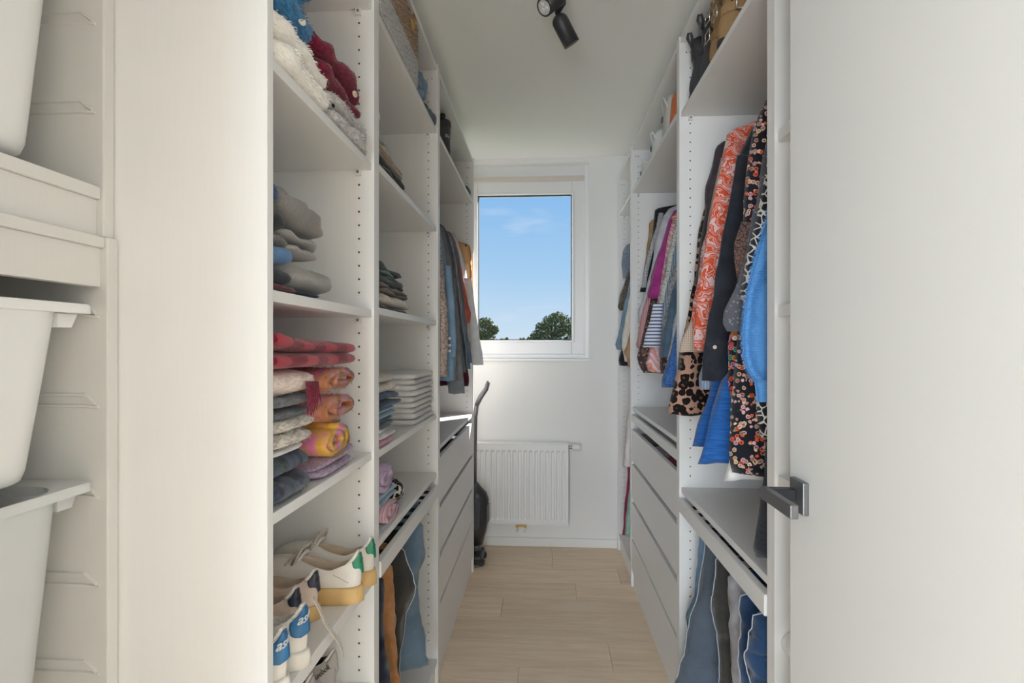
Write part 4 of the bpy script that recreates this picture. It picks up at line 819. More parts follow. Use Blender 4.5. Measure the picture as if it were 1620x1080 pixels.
s_ = sleeve(g, 'sleeve', 1.40, [(1182, 240, 10), (1176, 300, 13), (1168, 350, 16), (1158, 420, 18), (1148, 490, 20), (1140, 545, 20)], K['blackj'], seed=30, wr=.2); cu = sleeve(s_, 'cuff', 1.40, [(1138, 541, 19), (1135, 570, 19), (1135, 603, 20)], K['blackj'], seed=31, wr=.16)
button(cu, PY(1139, 549, 1.375), .0052, (-.2, -1, 0), M['horn'])
HR('shirt', 'olive camouflage shirt with denim collar trim behind the black jacket', 1.50, [(1184, 215), (1176, 250), (1170, 280), (1163, 300), (1156, 320), (1152, 330), (1156, 345), (1160, 400)], 'olive', thick=.02, seed=32)
HR('dress', 'cobalt blue crinkled dress with deep folds under the buttoned cuff', 1.395, [(1196, 250), (1186, 330), (1176, 430), (1166, 530), (1156, 580), (1140, 600), (1128, 640), (1115, 690), (1103, 725), (1101, 731)], 'cobalt', thick=.07, seed=33, wave=.014)
HR('slip', 'white slip hem just below the blue skirt', 1.33, [(1204, 260), (1196, 380), (1188, 500), (1178, 600), (1165, 680), (1150, 735), (1142, 752), (1142, 757)], 'white', thick=.03, seed=34)
HR('dress', 'black dress with bright red, yellow and violet flowers', 1.345, [(1192, 230), (1183, 300), (1176, 380), (1168, 440), (1160, 500), (1154, 540), (1152, 600), (1155, 628), (1165, 640)], 'flor1', thick=.04, seed=35)
HR('dress', 'long dark dress strewn with small cream and red blossoms', 1.285, [(1216, 150), (1206, 172), (1198, 188), (1190, 210), (1186, 238), (1182, 266), (1178, 319), (1174, 360), (1170, 440), (1165, 560), (1160, 632), (1156, 683), (1153, 709), (1155, 738), (1160, 748)], 'flor2', thick=.05, seed=36, hemtilt=-.02)
g = HR('blouse', 'charcoal dotted blouse with puffed sleeve', 1.255, [(1214, 215), (1204, 260), (1197, 320), (1193, 380), (1190, 440), (1190, 500)], 'dotgrey', thick=.03, seed=37)
sleeve(g, 'sleeve', 1.235, [(1203, 330, 8), (1194, 400, 11), (1186, 445, 15), (1172, 490, 22), (1166, 512, 19), (1168, 524, 15)], K['dotgrey'], seed=38)
sleeve(g, 'sleeve_lining', 1.245, [(1185, 350, 10), (1176, 385, 13), (1172, 410, 9), (1173, 440, 5)], K['brownpat'], seed=39, label='brown patterned inner sleeve')
HR('tunic', 'black tunic with a white net print', 1.225, [(1220, 225), (1214, 250), (1209, 282), (1203, 313), (1195, 352), (1189, 372), (1180, 409), (1173, 438), (1170, 460), (1180, 500), (1190, 560), (1200, 690)], 'net', thick=.03, seed=40)
g = HR('cardigan', 'bright blue ribbed knit cardigan with full sleeve', 1.195, [(1226, 290), (1219, 312), (1210, 345), (1202, 375), (1193, 417), (1190, 460), (1190, 560)], 'bluecard', thick=.03, seed=41)
s_ = sleeve(g, 'sleeve', 1.185, [(1229, 315, 7), (1221, 370, 15), (1213, 420, 21), (1207, 470, 25), (1204, 520, 28), (1205, 560, 28), (1209, 588, 25), (1213, 602, 19)], K['bluecard'], seed=42, wr=.08, fuzz=6000, ry=.5); sleeve(s_, 'cuff', 1.185, [(1213, 600, 18), (1215, 636, 17)], K['bluecard'], wr=.06, seed=43, ry=.5)
HR('coat', 'long black wool coat hanging down onto the shelf above the jeans', 1.158, [(1230, 400), (1225, 560), (1218, 662), (1212, 700), (1204, 749), (1196, 804), (1190, 850), (1188, 868), (1192, 876)], 'coat', thick=.03, seed=44, wave=.004)
# ------------------------------------------------------------------ hanging clothes, wide right wardrobe
GM = 'blouses hanging over the right drawers'
def HM(nm, lab, Y, sil, mat, **k): return HR(nm, lab, Y, sil, mat, group=GM, **k)
HM('blouse', 'camel blouse edge showing beside the black trimmed jacket', 2.76, [(1032, 347), (1027, 352), (1026, 378), (1020, 420), (1016, 450)], 'camel', thick=.025, seed=51)
g = HM('jacket', 'black jacket with black and white woven trim', 2.68, [(1044, 328), (1036, 331), (1034, 350), (1029, 380), (1022, 412), (1017, 440), (1012, 462)], 'black', thick=.04, seed=52)
sleeve(g, 'trim', 2.655, [(1046, 337, 4), (1042, 360, 4), (1036, 378, 4.5), (1029, 400, 3.5), (1022, 430, 3.5), (1018, 455, 4)], K['bwtrim'], seed=5)
HM('shirt', 'silvery white satin shirt beside the black trimmed jacket', 2.60, [(1058, 330), (1050, 341), (1040, 368), (1035, 395), (1030, 425), (1021, 460), (1012, 485), (1009, 498), (1013, 515)], 'silver', thick=.05, seed=53)
HM('blouse', 'pink pinstriped blouse hanging below the magenta top', 2.53, [(1058, 345), (1046, 390), (1034, 430), (1022, 470), (1013, 505), (1006, 545), (1008, 550)], 'pstripe', thick=.045, seed=54)
HM('top', 'brown ditsy floral top showing under the pink blouse', 2.45, [(1058, 350), (1044, 410), (1030, 470), (1015, 540), (1007, 565), (1012, 580), (1020, 590)], 'dflor', thick=.03, seed=55)
HM('blouse', 'magenta linen blouse on the rail', 2.40, [(1066, 333), (1058, 347), (1049, 378), (1040, 402), (1030, 438), (1024, 466), (1025, 472)], 'magenta', thick=.05, seed=56)
HM('dress', 'orange and pink swirl print dress hem below the striped cuff', 2.33, [(1066, 340), (1056, 380), (1046, 440), (1036, 500), (1026, 550), (1020, 575), (1025, 588)], 'swirl', thick=.04, seed=57)
HM('top', 'bright orange top peeking out between magenta and speckled tops', 2.285, [(1070, 336), (1062, 343), (1066, 352)], 'orange', thick=.015, seed=58)
g = HM('shirt', 'white speckle print shirt with navy striped cuff', 2.235, [(1072, 335), (1066, 360), (1060, 382), (1057, 400), (1050, 435), (1044, 465), (1040, 500)], 'speck', thick=.05, seed=59)
sleeve(g, 'striped_cuff', 2.20, [(1042, 480, 8), (1038, 510, 10), (1034, 530, 13), (1032, 549, 14)], K['nstripe'], seed=60, wr=.04, label='navy and white striped cuff')
HM('shirt', 'blue and white vertical striped shirt in the blouse row', 2.16, [(1076, 350), (1068, 390), (1060, 430), (1052, 470), (1048, 510), (1046, 548)], 'bstripe', thick=.03, seed=61)
HM('jacket', 'grey tweed jacket with frayed edge', 2.10, [(1078, 400), (1068, 420), (1060, 445), (1053, 485), (1047, 525), (1044, 546)], 'gtweed', thick=.035, seed=62)
HM('top', 'brown speckled top hem beside the swirl print', 2.135, [(1076, 400), (1062, 470), (1050, 540), (1044, 575), (1046, 590)], 'dflor', thick=.02, seed=63)
HM('shirt', 'steel blue cotton shirt, last before the dress wardrobe', 2.03, [(1080, 420), (1070, 440), (1063, 462), (1056, 495), (1049, 525), (1042, 560), (1042, 565)], 'steel', thick=.05, seed=64)
HM('blouse', 'pale blue lace blouse hem under the steel blue shirt', 1.97, [(1084, 420), (1072, 480), (1062, 540), (1055, 570), (1055, 580)], 'lace', thick=.03, seed=65)
HM('skirt', 'blue boucle skirt hanging lowest below the blouses', 1.93, [(1084, 430), (1072, 500), (1062, 550), (1052, 580), (1046, 600), (1046, 612)], 'btweed', thick=.04, seed=66)
# a grey hanger hook that shows above the blouses
# ------------------------------------------------------------------ hanging clothes by the window wall
GN = 'clothes in the narrow wardrobe by the window wall'
def HN(nm, lab, Y, sil, mat, **k): return HR(nm, lab, Y, sil, mat, group=GN, **k)
HN('jumper', 'blue grey knitted jumper by the window wall', 3.27, [(1000, 383), (990, 388), (985, 398), (984, 420), (986, 440)], 'gknit', thick=.06, seed=71)
HN('jacket', 'dark metallic tweed jacket by the window wall', 3.18, [(1002, 405), (996, 425), (988, 445), (982, 465), (977, 486), (980, 491)], 'dtweed', thick=.045, seed=72)
HN('shirt', 'dusty blue shirt by the window wall', 3.10, [(1002, 420), (994, 455), (988, 480), (980, 520), (975, 545), (977, 553)], 'bluecot', thick=.04, seed=73)
HN('top', 'black top hem peeking under the cream shirt', 3.06, [(1002, 440), (994, 490), (986, 540), (979, 570), (980, 578)], 'black', thick=.03, seed=74)
HN('shirt', 'off white cotton shirt by the window wall', 3.02, [(1002, 440), (995, 470), (988, 510), (983, 535), (983, 548), (988, 572)], 'offw', thick=.045, seed=75)
HN('coat', 'camel wool coat beside the off white shirt', 2.955, [(1004, 470), (998, 520), (990, 550), (987, 556), (992, 566), (993, 582)], 'camel', thick=.03, seed=76)
HN('dress', 'ivory chiffon dress on the lower rail', 2.99, [(1000, 625), (992, 655), (990, 680), (988, 705), (984, 735), (985, 738)], 'chiff', thick=.035, seed=77)
HN('dress', 'crimson satin dress on the lower rail', 3.08, [(1002, 640), (997, 700), (993, 750), (989, 790), (987, 820), (985, 846)], 'crim', thick=.045, seed=78)
HN('top', 'mint cotton garment reaching the wardrobe bottom', 3.02, [(1003, 660), (998, 740), (994, 790), (990, 820), (989, 848)], 'mint', thick=.03, seed=79)
# ------------------------------------------------------------------ trousers on the pull-out hangers
M['seamt'] = plain('seam_thread', (176, 182, 190), .9)
GTL = 'trousers on the left pull-out hanger'; GTR = 'jeans on the right pull-out hanger'
def TR(nm, lab, Y, sil, mat, side=-1, group=GTR, **k):
    rod = (XR+.27) if side < 0 else (XL-.27)
    P = [PY(u, v, Y) for u, v in sil]
    pre = [(sil[0][0], sil[0][1])]
    k.setdefault('thick', .045); k.setdefault('wave', .007); k.setdefault('crease', .020)
    if nm == 'jeans': k.setdefault('seam', M['seamt'])
    return hang(nm, lab, 'trousers' if nm != 'jeans' else 'jeans', Y, sil, K[mat], side=side, group=group, rod=rod, neck=False, back=.22, **k)
TR('trousers', 'navy trousers, first on the left pull-out hanger', 1.315, [(609, 880), (608, 930), (606, 980), (609, 1020), (616, 1060), (622, 1110)], 'navy', 1, GTL, seed=81)
TR('trousers', 'tan twill trousers on the left pull-out hanger', 1.40, [(619, 860), (621, 900), (624, 950), (628, 1010), (631, 1060), (634, 1100)], 'tan', 1, GTL, seed=82, thick=.05)
TR('jeans', 'washed black jeans with a pointed knee fold', 1.52, [(632, 838), (645, 890), (659, 924), (656, 938), (644, 968), (636, 1010), (632, 1060), (630, 1100)], 'blackdn', 1, GTL, seed=83, thick=.06)
TR('jeans', 'faded blue jeans nearest the drawer wardrobe panel', 1.74, [(668, 790), (670, 850), (672, 884), (662, 905), (663, 950), (668, 990), (674, 1025), (678, 1046), (677, 1052)], 'fdenim', 1, GTL, seed=84, thick=.10)
TR('jeans', 'light blue jeans at the far end of the right pull-out hanger', 1.74, [(1108, 835), (1104, 890), (1098, 940), (1088, 972), (1086, 978), (1093, 1010), (1090, 1060), (1087, 1100)], 'lden', seed=85, thick=.03)
TR('jeans', 'slate grey jeans with pale seams on the right pull-out hanger', 1.655, [(1116, 845), (1110, 900), (1100, 950), (1091, 980), (1089, 996), (1080, 1035), (1070, 1075), (1064, 1110)], 'slate', seed=86, thick=.09, wave=.004)
TR('jeans', 'black jeans with a gaping pocket fold', 1.50, [(1134, 862), (1132, 910), (1125, 950), (1128, 985), (1136, 1010), (1138, 1060), (1140, 1100)], 'blackdn', seed=87, thick=.09, wave=.006)
TR('trousers', 'pale grey twill trousers between black and indigo jeans', 1.39, [(1151, 880), (1152, 940), (1154, 990), (1158, 1030), (1162, 1100)], 'pgrey', seed=88, thick=.05)
TR('jeans', 'indigo jeans with a round metal button', 1.295, [(1171, 900), (1170, 960), (1172, 1000), (1169, 1040), (1166, 1100)], 'deepblue', seed=89, thick=.06)
TR('jeans', 'indigo jeans folded with thick seams beside the dress wardrobe end', 1.19, [(1193, 930), (1190, 975), (1184, 1010), (1180, 1040), (1184, 1070), (1190, 1110)], 'deepblue', seed=90, thick=.06)
def settle(group, lo, hi, pick=lambda o: True, gap=.0004):
    """neighbours on a rail press against each other: squeeze each garment (with its sleeves) between its neighbours"""
    G = []
    for o in COL.objects:
        if o.parent is None and o.get('group') == group and o.type == 'MESH' and pick(o):
            fam = [o]+[c for c in o.children_recursive if c.type == 'MESH' and not c.name.startswith('hanger_hook')]
            ys = [v.co.y+o.location.y for c in fam for v in c.data.vertices]; G.append([(min(ys)+max(ys))/2, min(ys), max(ys), o, fam])
    G.sort(key=lambda g: g[0])
    cut = [lo]
    for p, q in zip(G[:-1], G[1:]):
        wp, wq = p[2]-p[1], q[2]-q[1]; cut.append(p[0]+(q[0]-p[0])*wp/(wp+wq))
    cut.append(hi)
    for g, c0, c1 in zip(G, cut[:-1], cut[1:]):
        c0 += gap; c1 -= gap; y0, y1, o = g[1], g[2], g[3]
        if y0 >= c0 and y1 <= c1: continue
        a0, a1 = max(y0, c0), min(y1, c1)
        for c in g[4]:
            for v in c.data.vertices:
                v.co.y = a0+(v.co.y+o.location.y-y0)*(a1-a0)/(y1-y0)-o.location.y
for gname, (b0_, b1_) in ((GH, L3), (GD, R1), (GM, R2), (GTL, L2), (GTR, R1)): settle(gname, b0_+T, b1_-T)
settle(GN, R3[0]+T, R3[1]-T, lambda o: o.location.z > 1.06); settle(GN, R3[0]+T, R3[1]-T, lambda o: o.location.z <= 1.06)
# ================================================================== SNEAKERS AND BOOTS
M['shoeleather'] = plain('white_shoe_leather', (226, 221, 214), .5, bump=.12, bs=260, var=.04); M['beigeleather'] = plain('beige_shoe_leather', (214, 194, 180), .55, bump=.15, bs=260, var=.06)
M['shoelin'] = plain('worn_shoe_lining', (196, 178, 158), .85, bump=.15, bs=300, var=.12); M['gum'] = plain('yellowed_rubber', (214, 178, 120), .55, bump=.1, bs=120, var=.12); M['wsole'] = plain('white_rubber', (224, 219, 210), .55, var=.05, bs=90)
M['green'] = plain('green_leather', (38, 134, 96), .35, bump=.1, bs=200); M['navyl'] = plain('navy_leather', (50, 54, 72), .35, bump=.1, bs=200); M['bluel'] = plain('blue_leather', (52, 112, 160), .42, bump=.08, bs=200)
M['lace'] = fabric('shoe_lace', '#d8cfc4', '#b8ac9e', 'tweed', scale=2); M['greysuede'] = plain('grey_suede', (190, 184, 180), .9, bump=.2, bs=400, var=.1); M['inkprint'] = plain('dark_print', (38, 38, 44), .5); M['silverpr'] = plain('silver_print', (205, 210, 216), .4)
M['terry'] = fabric('terry_collar', '#e6e3df', '#cfcac4', 'tweed', scale=.8)
def sneaker(label, hx, yc, z0, upper, sole, tabm, rot=0, L=.275, logo=None, mirror=1, lining=None, tongue=True, sole_h=.030, collar=.088, group='sneakers on the shoe shelf', flip=False, hw_=.765, tabstyle=0, pitch=0):
    root = bpy.data.objects.new('sneaker', None); COL.objects.link(root); root.location = (hx, yc, z0); root.rotation_euler = (0, pitch, R(180+rot) if not flip else R(rot)); root['_o'] = [0, 0, 0]; tag(root, label, 'shoe', group)
    NP = 48
    def width(s): return hw_*interp([0, .015, .05, .12, .25, .42, .6, .72, .84, .93, .98, 1], [0, .013, .0235, .031, .034, .0335, .039, .0435, .041, .030, .015, 0], s)
    per = [(i+.0)/NP for i in range(NP)]
    def foot(p, grow=0, z=0):
        s = (1-math.cos(2*math.pi*p))/2; sg = 1 if p <= .5 else -1; w = width(s); 
        n = Vector((s*2-1, 0)); cx = s*L; cy = sg*w+.006*mirror*math.sin(math.pi*s)*(s-.4)
        gx = grow*(2*s-1); gy = grow*sg*math.sin(math.pi*min(1, max(0, s)))**.5
        return Vector((cx+gx, cy+gy, z))
    def col(p):
        s = (1-math.cos(2*math.pi*p))/2; sg = 1 if p <= .5 else -1
        sc = .028+.50*s; w = .030*hw_*math.sin(math.pi*min(.999, max(.001, s*.93+.02)))**.55*(1 if s < .6 else 1-.25*(s-.6)/.4)
        zc_ = interp([0, .01, .05, .15, .4, .7, 1], [collar*1.08, collar*1.05, collar*.95, collar*.82, collar*.70, collar*.80, collar*.93], s)
        return Vector((sc*L, sg*w, zc_))
    Q = [0, .12, .28, .45, .62, .8, .92, 1]
    def surf(p, q, off=0):
        s = (1-math.cos(2*math.pi*p))/2; a = foot(p, -.003, sole_h*.9); c = col(p); v = a.lerp(c, q)
        bul = math.sin(math.pi*q); v.z += bul*(.010+.016*sm(.55, 1, s))*sm(.3, .9, s); 
        ctr = Vector((min(max(v.x, .3*L), .62*L), 0, v.z)); d = (v-ctr); d.z = 0
        if d.length > 1e-5: v += d.normalized()*(bul*.004+off)
        v.z += off*.5 if s > .5 else 0
        return v
    rg = [[surf(p, q) for p in per] for q in Q]
    # padded rim, then lining
    rg.append([surf(p, 1)+Vector((0, 0, .0035))+(Vector((.27*L, 0, 0))-Vector((surf(p, 1).x, surf(p, 1).y, 0)))*.06 for p in per])
    m = MB(); m.rings(rg, cap=False); up = m.build('upper', upper, root, smooth=True)
    rim = rg[-1]; inn = [rim]
    for k_, zf in ((.20, .75), (.25, .5), (.27, .34)):
        inn.append([Vector((q.x+(.27*L-q.x)*k_*.7, q.y*(1-k_), sole_h+.004+(q.z-sole_h)*zf)) for q in rim])
    m = MB(); m.rings(inn, capends=(False, True)); m.build('lining', lining or M['shoelin'], root, smooth=True)
    sr = [[foot(p, g, zz) for p in per] for g, zz in ((.000, 0), (.004, .002), (.0045, sole_h*.4), (.0035, sole_h*.85), (.001, sole_h*1.0), (-.004, sole_h))]
    m = MB(); m.rings(sr); so = m.build('sole', sole, root, smooth=False)
    for p_ in so.data.polygons: p_.use_smooth = len(p_.vertices) == 4
    # foxing seam groove
    # heel tab
    NB = 18; m = MB(); rows_ = []
    qs = [.42, .48, .54, .6, .66, .72, .8, .88, .95, 1.0]; wq = ([.020, .024, .030, .040, .058, .078, .088, .092, .094, .094] if tabstyle == 0 else [.06, .085, .10, .108, .113, .118, .12, .12, .12, .12])
    for q, pw in zip(qs, wq):
        row = []
        for i in range(NB+1):
            t = -1+2*i/NB; row.append(surf((t*pw) % 1.0, q, .0022))
        rows_.append(row)
    m.rings(rows_, close=False, cap=False); tb = m.build('heel_tab', tabm, root, smooth=True); so2 = tb.modifiers.new('thick', 'SOLIDIFY'); so2.thickness = .0016; so2.offset = 1
    # padded top edge at the heel
    m = MB(); m.tube([surf((t*.10) % 1.0, 1)+Vector((.002, 0, .002)) for t in [k_/6 for k_ in range(-6, 7)]], .0034, 8); m.build('collar_edge', M['terry'] if tabstyle else M['shoeleather'], root, smooth=True)
    if tongue:
        m = MB(); rows_ = []
        for j in range(7):
            t = j/6; x = L*(.66-.20*t); w = .021+.003*t; zc_ = .058+.046*t; rows_.append([Vector((x, y*w, zc_-abs(y)**2*.006+.0)) for y in (-1, -.6, -.2, .2, .6, 1)])
        m.rings(rows_, close=False, cap=False); tg = m.build('tongue', upper, root, smooth=True); s3 = tg.modifiers.new('thick', 'SOLIDIFY'); s3.thickness = .006
        for j in range(5):
            t = j/5; x = L*(.66-.17*t); zc_ = .062+.042*t
            mm = MB(); mm.tube([(x+.006, -.026, zc_-.006), (x, -.012, zc_+.003), (x-.003, .012, zc_+.004), (x+.004, .026, zc_-.005)], .0026, 7); mm.build('lace', M['lace'], root, smooth=True)
        mm = MB(); mm.tube([(L*.48, .0, .108), (L*.44, .016, .122), (L*.46, .032, .104), (L*.51, .028, .085), (L*.50, .006, .104)], .0026, 7); mm.tube([(L*.48, 0, .108), (L*.43, -.018, .118), (L*.46, -.033, .100), (L*.51, -.026, .084), (L*.5, -.004, .104)], .0026, 7); mm.build('lace_bow', M['lace'], root, smooth=True)
    if logo:
        txt, size, lm = logo; c = surf(0, .80, .0045)
        text(txt, size, root, lm, (c.x-.001, c.y, c.z), (R(90+(8 if tabstyle else 14)), 0, R(-90)), name='heel_logo', bend=.03, shear=.25, off=.0001)
    # side stitching line
    m = MB(); 
    for sg in (1, -1): m.tube([surf((sg*(.10+.012*k_)) % 1.0, .25+.075*k_, .0008) for k_ in range(8)], .0007, 5)
    m.build('stitching', M['lace'], root, smooth=True)
    return root
SZ = .747
sneaker('white and blue sneaker next to the wardrobe end panel', -.400, .797, SZ, M['shoeleather'], M['wsole'], M['bluel'], 0, logo=('asics', .024, M['silverpr']), tabstyle=1, collar=.094, lining=M['terry'])
sneaker('white and blue sneaker beside the beige navy pair', -.402, .8725, SZ, M['shoeleather'], M['wsole'], M['bluel'], 0, logo=('asics', .024, M['silverpr']), mirror=-1, tabstyle=1, collar=.094, lining=M['terry'])
sneaker('beige sneaker with navy heel touching the blue pair', -.452, .9475, SZ, M['beigeleather'], M['gum'], M['navyl'], 0, logo=('as', .016, M['inkprint']))
sneaker('beige sneaker with navy heel touching the green heeled pair', -.450, 1.0235, SZ, M['beigeleather'], M['gum'], M['navyl'], 0, logo=('as', .016, M['inkprint']), mirror=-1)
ga = sneaker('white sneaker with green heel and one loose lace', -.388, 1.0995, SZ, M['shoeleather'], M['gum'], M['green'], 0, logo=('as', .016, plain('green_emboss', (28, 110, 78), .3)), sole_h=.036, collar=.096)
sneaker('white sneaker with green heel against the wardrobe panel', -.386, 1.1775, SZ, M['shoeleather'], M['gum'], M['green'], 0, logo=('as', .016, plain('green_emboss2', (28, 110, 78), .3)), mirror=-1, sole_h=.036, collar=.096)
# loose lace hanging over the shelf edge
LP = [PX(496, 945, -.408), PX(505, 962, -.40), PX(515, 985, -.394), PX(527, 1002, -.392), PX(537, 1015, -.392), PX(541, 1027, -.394), PX(543, 1040, -.396)]
m = MB()
for a_, b_ in zip(LP[:-1], LP[1:]): pass
rg = []
for i, p in enumerate(LP):
    d = (LP[min(i+1, len(LP)-1)]-LP[max(i-1, 0)]).normalized(); w = d.cross(Vector((1, .2, 0))).normalized()*.0042; n_ = d.cross(w).normalized()*.0008
    rg.append([p-w-n_, p+w-n_, p+w+n_, p-w+n_])
m.rings(rg); ll = m.build('loose_lace', M['lace'], None, base=(0, 0, 0)); ll.parent = ga; ll.matrix_parent_inverse = ga.matrix_world.inverted()
import mathutils
bpy.context.view_layer.update(); ll.matrix_parent_inverse = ga.matrix_world.inverted()
r1 = sneaker('grey suede sneaker with dark side lettering on the lower shelf', -.47, 1.165, .495, M['greysuede'], M['wsole'], M['greysuede'], -2, collar=.095, lining=K['black'], group='sneakers on the lowest shelf')
text('Reebok', .0165, r1, M['inkprint'], (.022, .0325, .072), (R(90), R(-42), R(180-4)), name='side_lettering', shear=.3)
m = MB(); m.box(.05, .085, .0352, .0364, .034, .048); m.build('side_stripe', M['inkprint'], r1)
sneaker('grey suede sneaker tucked beside the lettered one', -.48, 1.075, .495, M['greysuede'], M['wsole'], M['greysuede'], 3, collar=.095, lining=K['black'], group='sneakers on the lowest shelf', mirror=-1)
# boots on the right top shelf
M['blackl'] = plain('black_boot_leather', (62, 62, 66), .42, bump=.1, bs=160); M['elastic'] = fabric('boot_elastic', '#26262a', '#1a1a1e', 'vstripe'); M['bsole'] = plain('boot_sole', (44, 44, 46), .6); M['tansuede'] = plain('tan_suede', (158, 126, 88), .85, bump=.25, bs=300, var=.12); M['chrome'] = plain('polished_metal', (205, 202, 196), .15, metal=1)
def boot(label, hx, yc, z0, mat, h=.20, rot=0, kind='chelsea', group='ankle boots on the top shelf'):
    root = bpy.data.objects.new('ankle_boot', None); COL.objects.link(root); root.location = (hx, yc, z0); root.rotation_euler = (0, 0, R(rot)); root['_o'] = [0, 0, 0]; tag(root, label, 'boot', group)
    n = 32; secs = [(.022, -.004, .262, .040), (.05, -.006, .258, .043), (.07, -.004, .235, .042), (.085, .0, .19, .040), (.10, .004, .155, .038), (.12, .008, .135, .037), (.145, .006, .126, .038), (.17, .002, .124, .041), (h, -.002, .126, .043)]
    def ring(z, x0, x1, w, g=0): return [(x0-g+(x1-x0+2*g)*(1-math.cos(2*math.pi*k/n))/2, (w+g)*math.copysign(abs(math.sin(2*math.pi*k/n))**.8, math.sin(2*math.pi*k/n))*(1-.10*math.cos(2*math.pi*k/n)), z) for k in range(n)]
    rg = [ring(*s) for s in secs]; rg.append([(x*.97+.002, y*.92, h-.002) for x, y, z in rg[-1]]); rg.append([(x*.95+.004, y*.88, h-.06) for x, y, z in rg[-2]])
    m = MB(); m.rings(rg, capends=(False, True)); m.build('boot_upper', mat, root, smooth=True)
    m = MB(); m.rings([ring(0, -.004, .262, .040, .002), ring(.012, -.004, .262, .040, .004), ring(.024, -.004, .262, .040, .003)]); m.build('boot_sole', M['bsole'], root)
    if kind == 'chelsea':
        for sg in (-1, 1):
            m = MB(); rows_ = []
            for j in range(7):
                t = j/6; z = .105+(h-.105)*t; s0 = interp([.1, h], [.055, .035], z); s1 = interp([.1, h], [.075, .098], z)
                rows_.append([(s0+(s1-s0)*i/4, sg*(interp([q[0] for q in secs], [q[3] for q in secs], z)*1.02+.0006), z) for i in range(5)])
            m.rings(rows_, close=False, cap=False); m.build('elastic_panel', M['elastic'], root, smooth=True)
        m = MB(); m.tube([(-.001, -.006, h-.02), (-.012, 0, h+.010), (-.010, 0, h+.026), (.000, 0, h+.028), (.004, 0, h+.010), (.002, 0, h-.02)], [.004, .0045, .004, .004, .0045, .004], 8); m.build('pull_tab', mat, root, smooth=True)
    else:
        for z in (.10, .155):
            w = interp([q[0] for q in secs], [q[3] for q in secs], z); x0 = interp([q[0] for q in secs], [q[1] for q in secs], z); x1 = interp([q[0] for q in secs], [q[2] for q in secs], z)
            st = [ring(z-.012, x0, x1, w, .003), ring(z-.011, x0, x1, w, .005), ring(z+.011, x0, x1, w, .005), ring(z+.012, x0, x1, w, .003)]
            m = MB(); m.rings(st); s = m.build('strap', mat, root)
            for sg in (-1,):
                cx, cy = .05, sg*(w+.008); MB().tube([(cx-.02, cy, z-.017), (cx+.02, cy, z-.017), (cx+.02, cy, z+.017), (cx-.02, cy, z+.017), (cx-.02, cy, z-.017)], .0024, 8).build('buckle', M['chrome'], s, smooth=True)
            MB().tube([(-.012, -.016, z-.015), (-.012, .016, z-.015), (-.012, .016, z+.015), (-.012, -.016, z+.015), (-.012, -.016, z-.015)], .0022, 8).build('buckle', M['chrome'], s, smooth=True)
            m = MB()
            for k in range(16):
                q = st[1][(k*2) % n]; m.lathe([(.0001, 0), (.0025, 0), (.0018, .0012), (.0001, .0016)], (q[0], q[1], z-.016 if k % 2 else z+.014), 8)
            m.build('stud', M['chrome'], s, kind='stuff')
    return root
zb = 2.100
boot('black leather chelsea boot beside the panel of the blouse wardrobe', .490, 1.782, zb, M['blackl'], .205, 3)
boot('black leather chelsea boot next to the tan buckled boots', .495, 1.683, zb, M['blackl'], .205, -2)
boot('tan suede boot with silver buckles, next to the black boots', .492, 1.575, zb, M['tansuede'], .20, 4, 'buckle', 'tan buckled boots on the top shelf')
boot('tan suede boot with silver buckles, its strap crossing the shelf edge', .480, 1.465, zb, M['tansuede'], .20, -3, 'buckle', 'tan buckled boots on the top shelf')
# small things on the top shelf of the blouse wardrobe
zb = 2.124
def bag(name, label, c, sx, sy, sz, mat, group='small bags on the top shelf', strap=True, sq=.55):
    root = thing(name, label, 'bag', c, group); m = MB(); rg = []
    for j in range(11):
        t = j/10; z = c[2]+sz*t; e = (1-abs(2*t-1)**5)**.4*.12+.88-.18*t
        rg.append([(c[0]+sx/2*e*math.copysign(abs(math.cos(a))**sq, math.cos(a)), c[1]+sy/2*e*math.copysign(abs(math.sin(a))**sq, math.sin(a)), z+nz3(math.cos(a), math.sin(a), t, 3)*.004*(t > 0)) for a in [2*math.pi*k/24 for k in range(24)]])
    m.rings(rg); m.build('bag_body', mat, root, smooth=True)
    if strap:
        m = MB(); m.tube([(c[0]-sx*.40, c[1]-sy*.3, c[2]+sz*.7), (c[0]-sx*.52, c[1]-sy*.2, c[2]+sz*.95), (c[0]-sx*.50, c[1]+sy*.2, c[2]+sz*1.0), (c[0]-sx*.40, c[1]+sy*.3, c[2]+sz*.7)], .004, 8); m.build('strap', mat, root, smooth=True)
        m = MB(); m.tube([(c[0]-sx*.47, c[1]+sy*.3+.012*math.cos(a), c[2]+sz*.55+.012*math.sin(a)) for a in [2*math.pi*k/14 for k in range(15)]], .002, 6); m.build('metal_ring', M['graphite'], root, smooth=True)
    return root
M['wleather'] = plain('white_leather', (232, 232, 232), .4, bump=.1, bs=100); M['gleather'] = plain('pale_grey_leather', (206, 204, 198), .5, bump=.15, bs=120); M['orangel'] = plain('orange_leather', (216, 116, 66), .5); M['bluec'] = plain('blue_canvas', (84, 112, 162), .8)
bag('handbag', 'white leather handbag with metal rings on the high shelf', (.575, 2.66, zb), .17, .20, .085, M['wleather'])
bag('handbag', 'upright white handbag with a dark patterned clasp on the high shelf', (.55, 2.42, zb), .12, .12, .135, M['wleather'])
bag('handbag', 'pale grey handbag with a dark handle on the high shelf', (.53, 2.15, zb), .10, .11, .165, M['gleather'])
bag('pouch', 'small orange leather pouch beside the pale grey handbag', (.53, 2.03, zb), .10, .08, .125, M['orangel'], strap=False)
bag('pouch', 'upright blue canvas pouch at the end of the high shelf', (.53, 1.93, zb), .10, .07, .165, M['bluec'], strap=False)
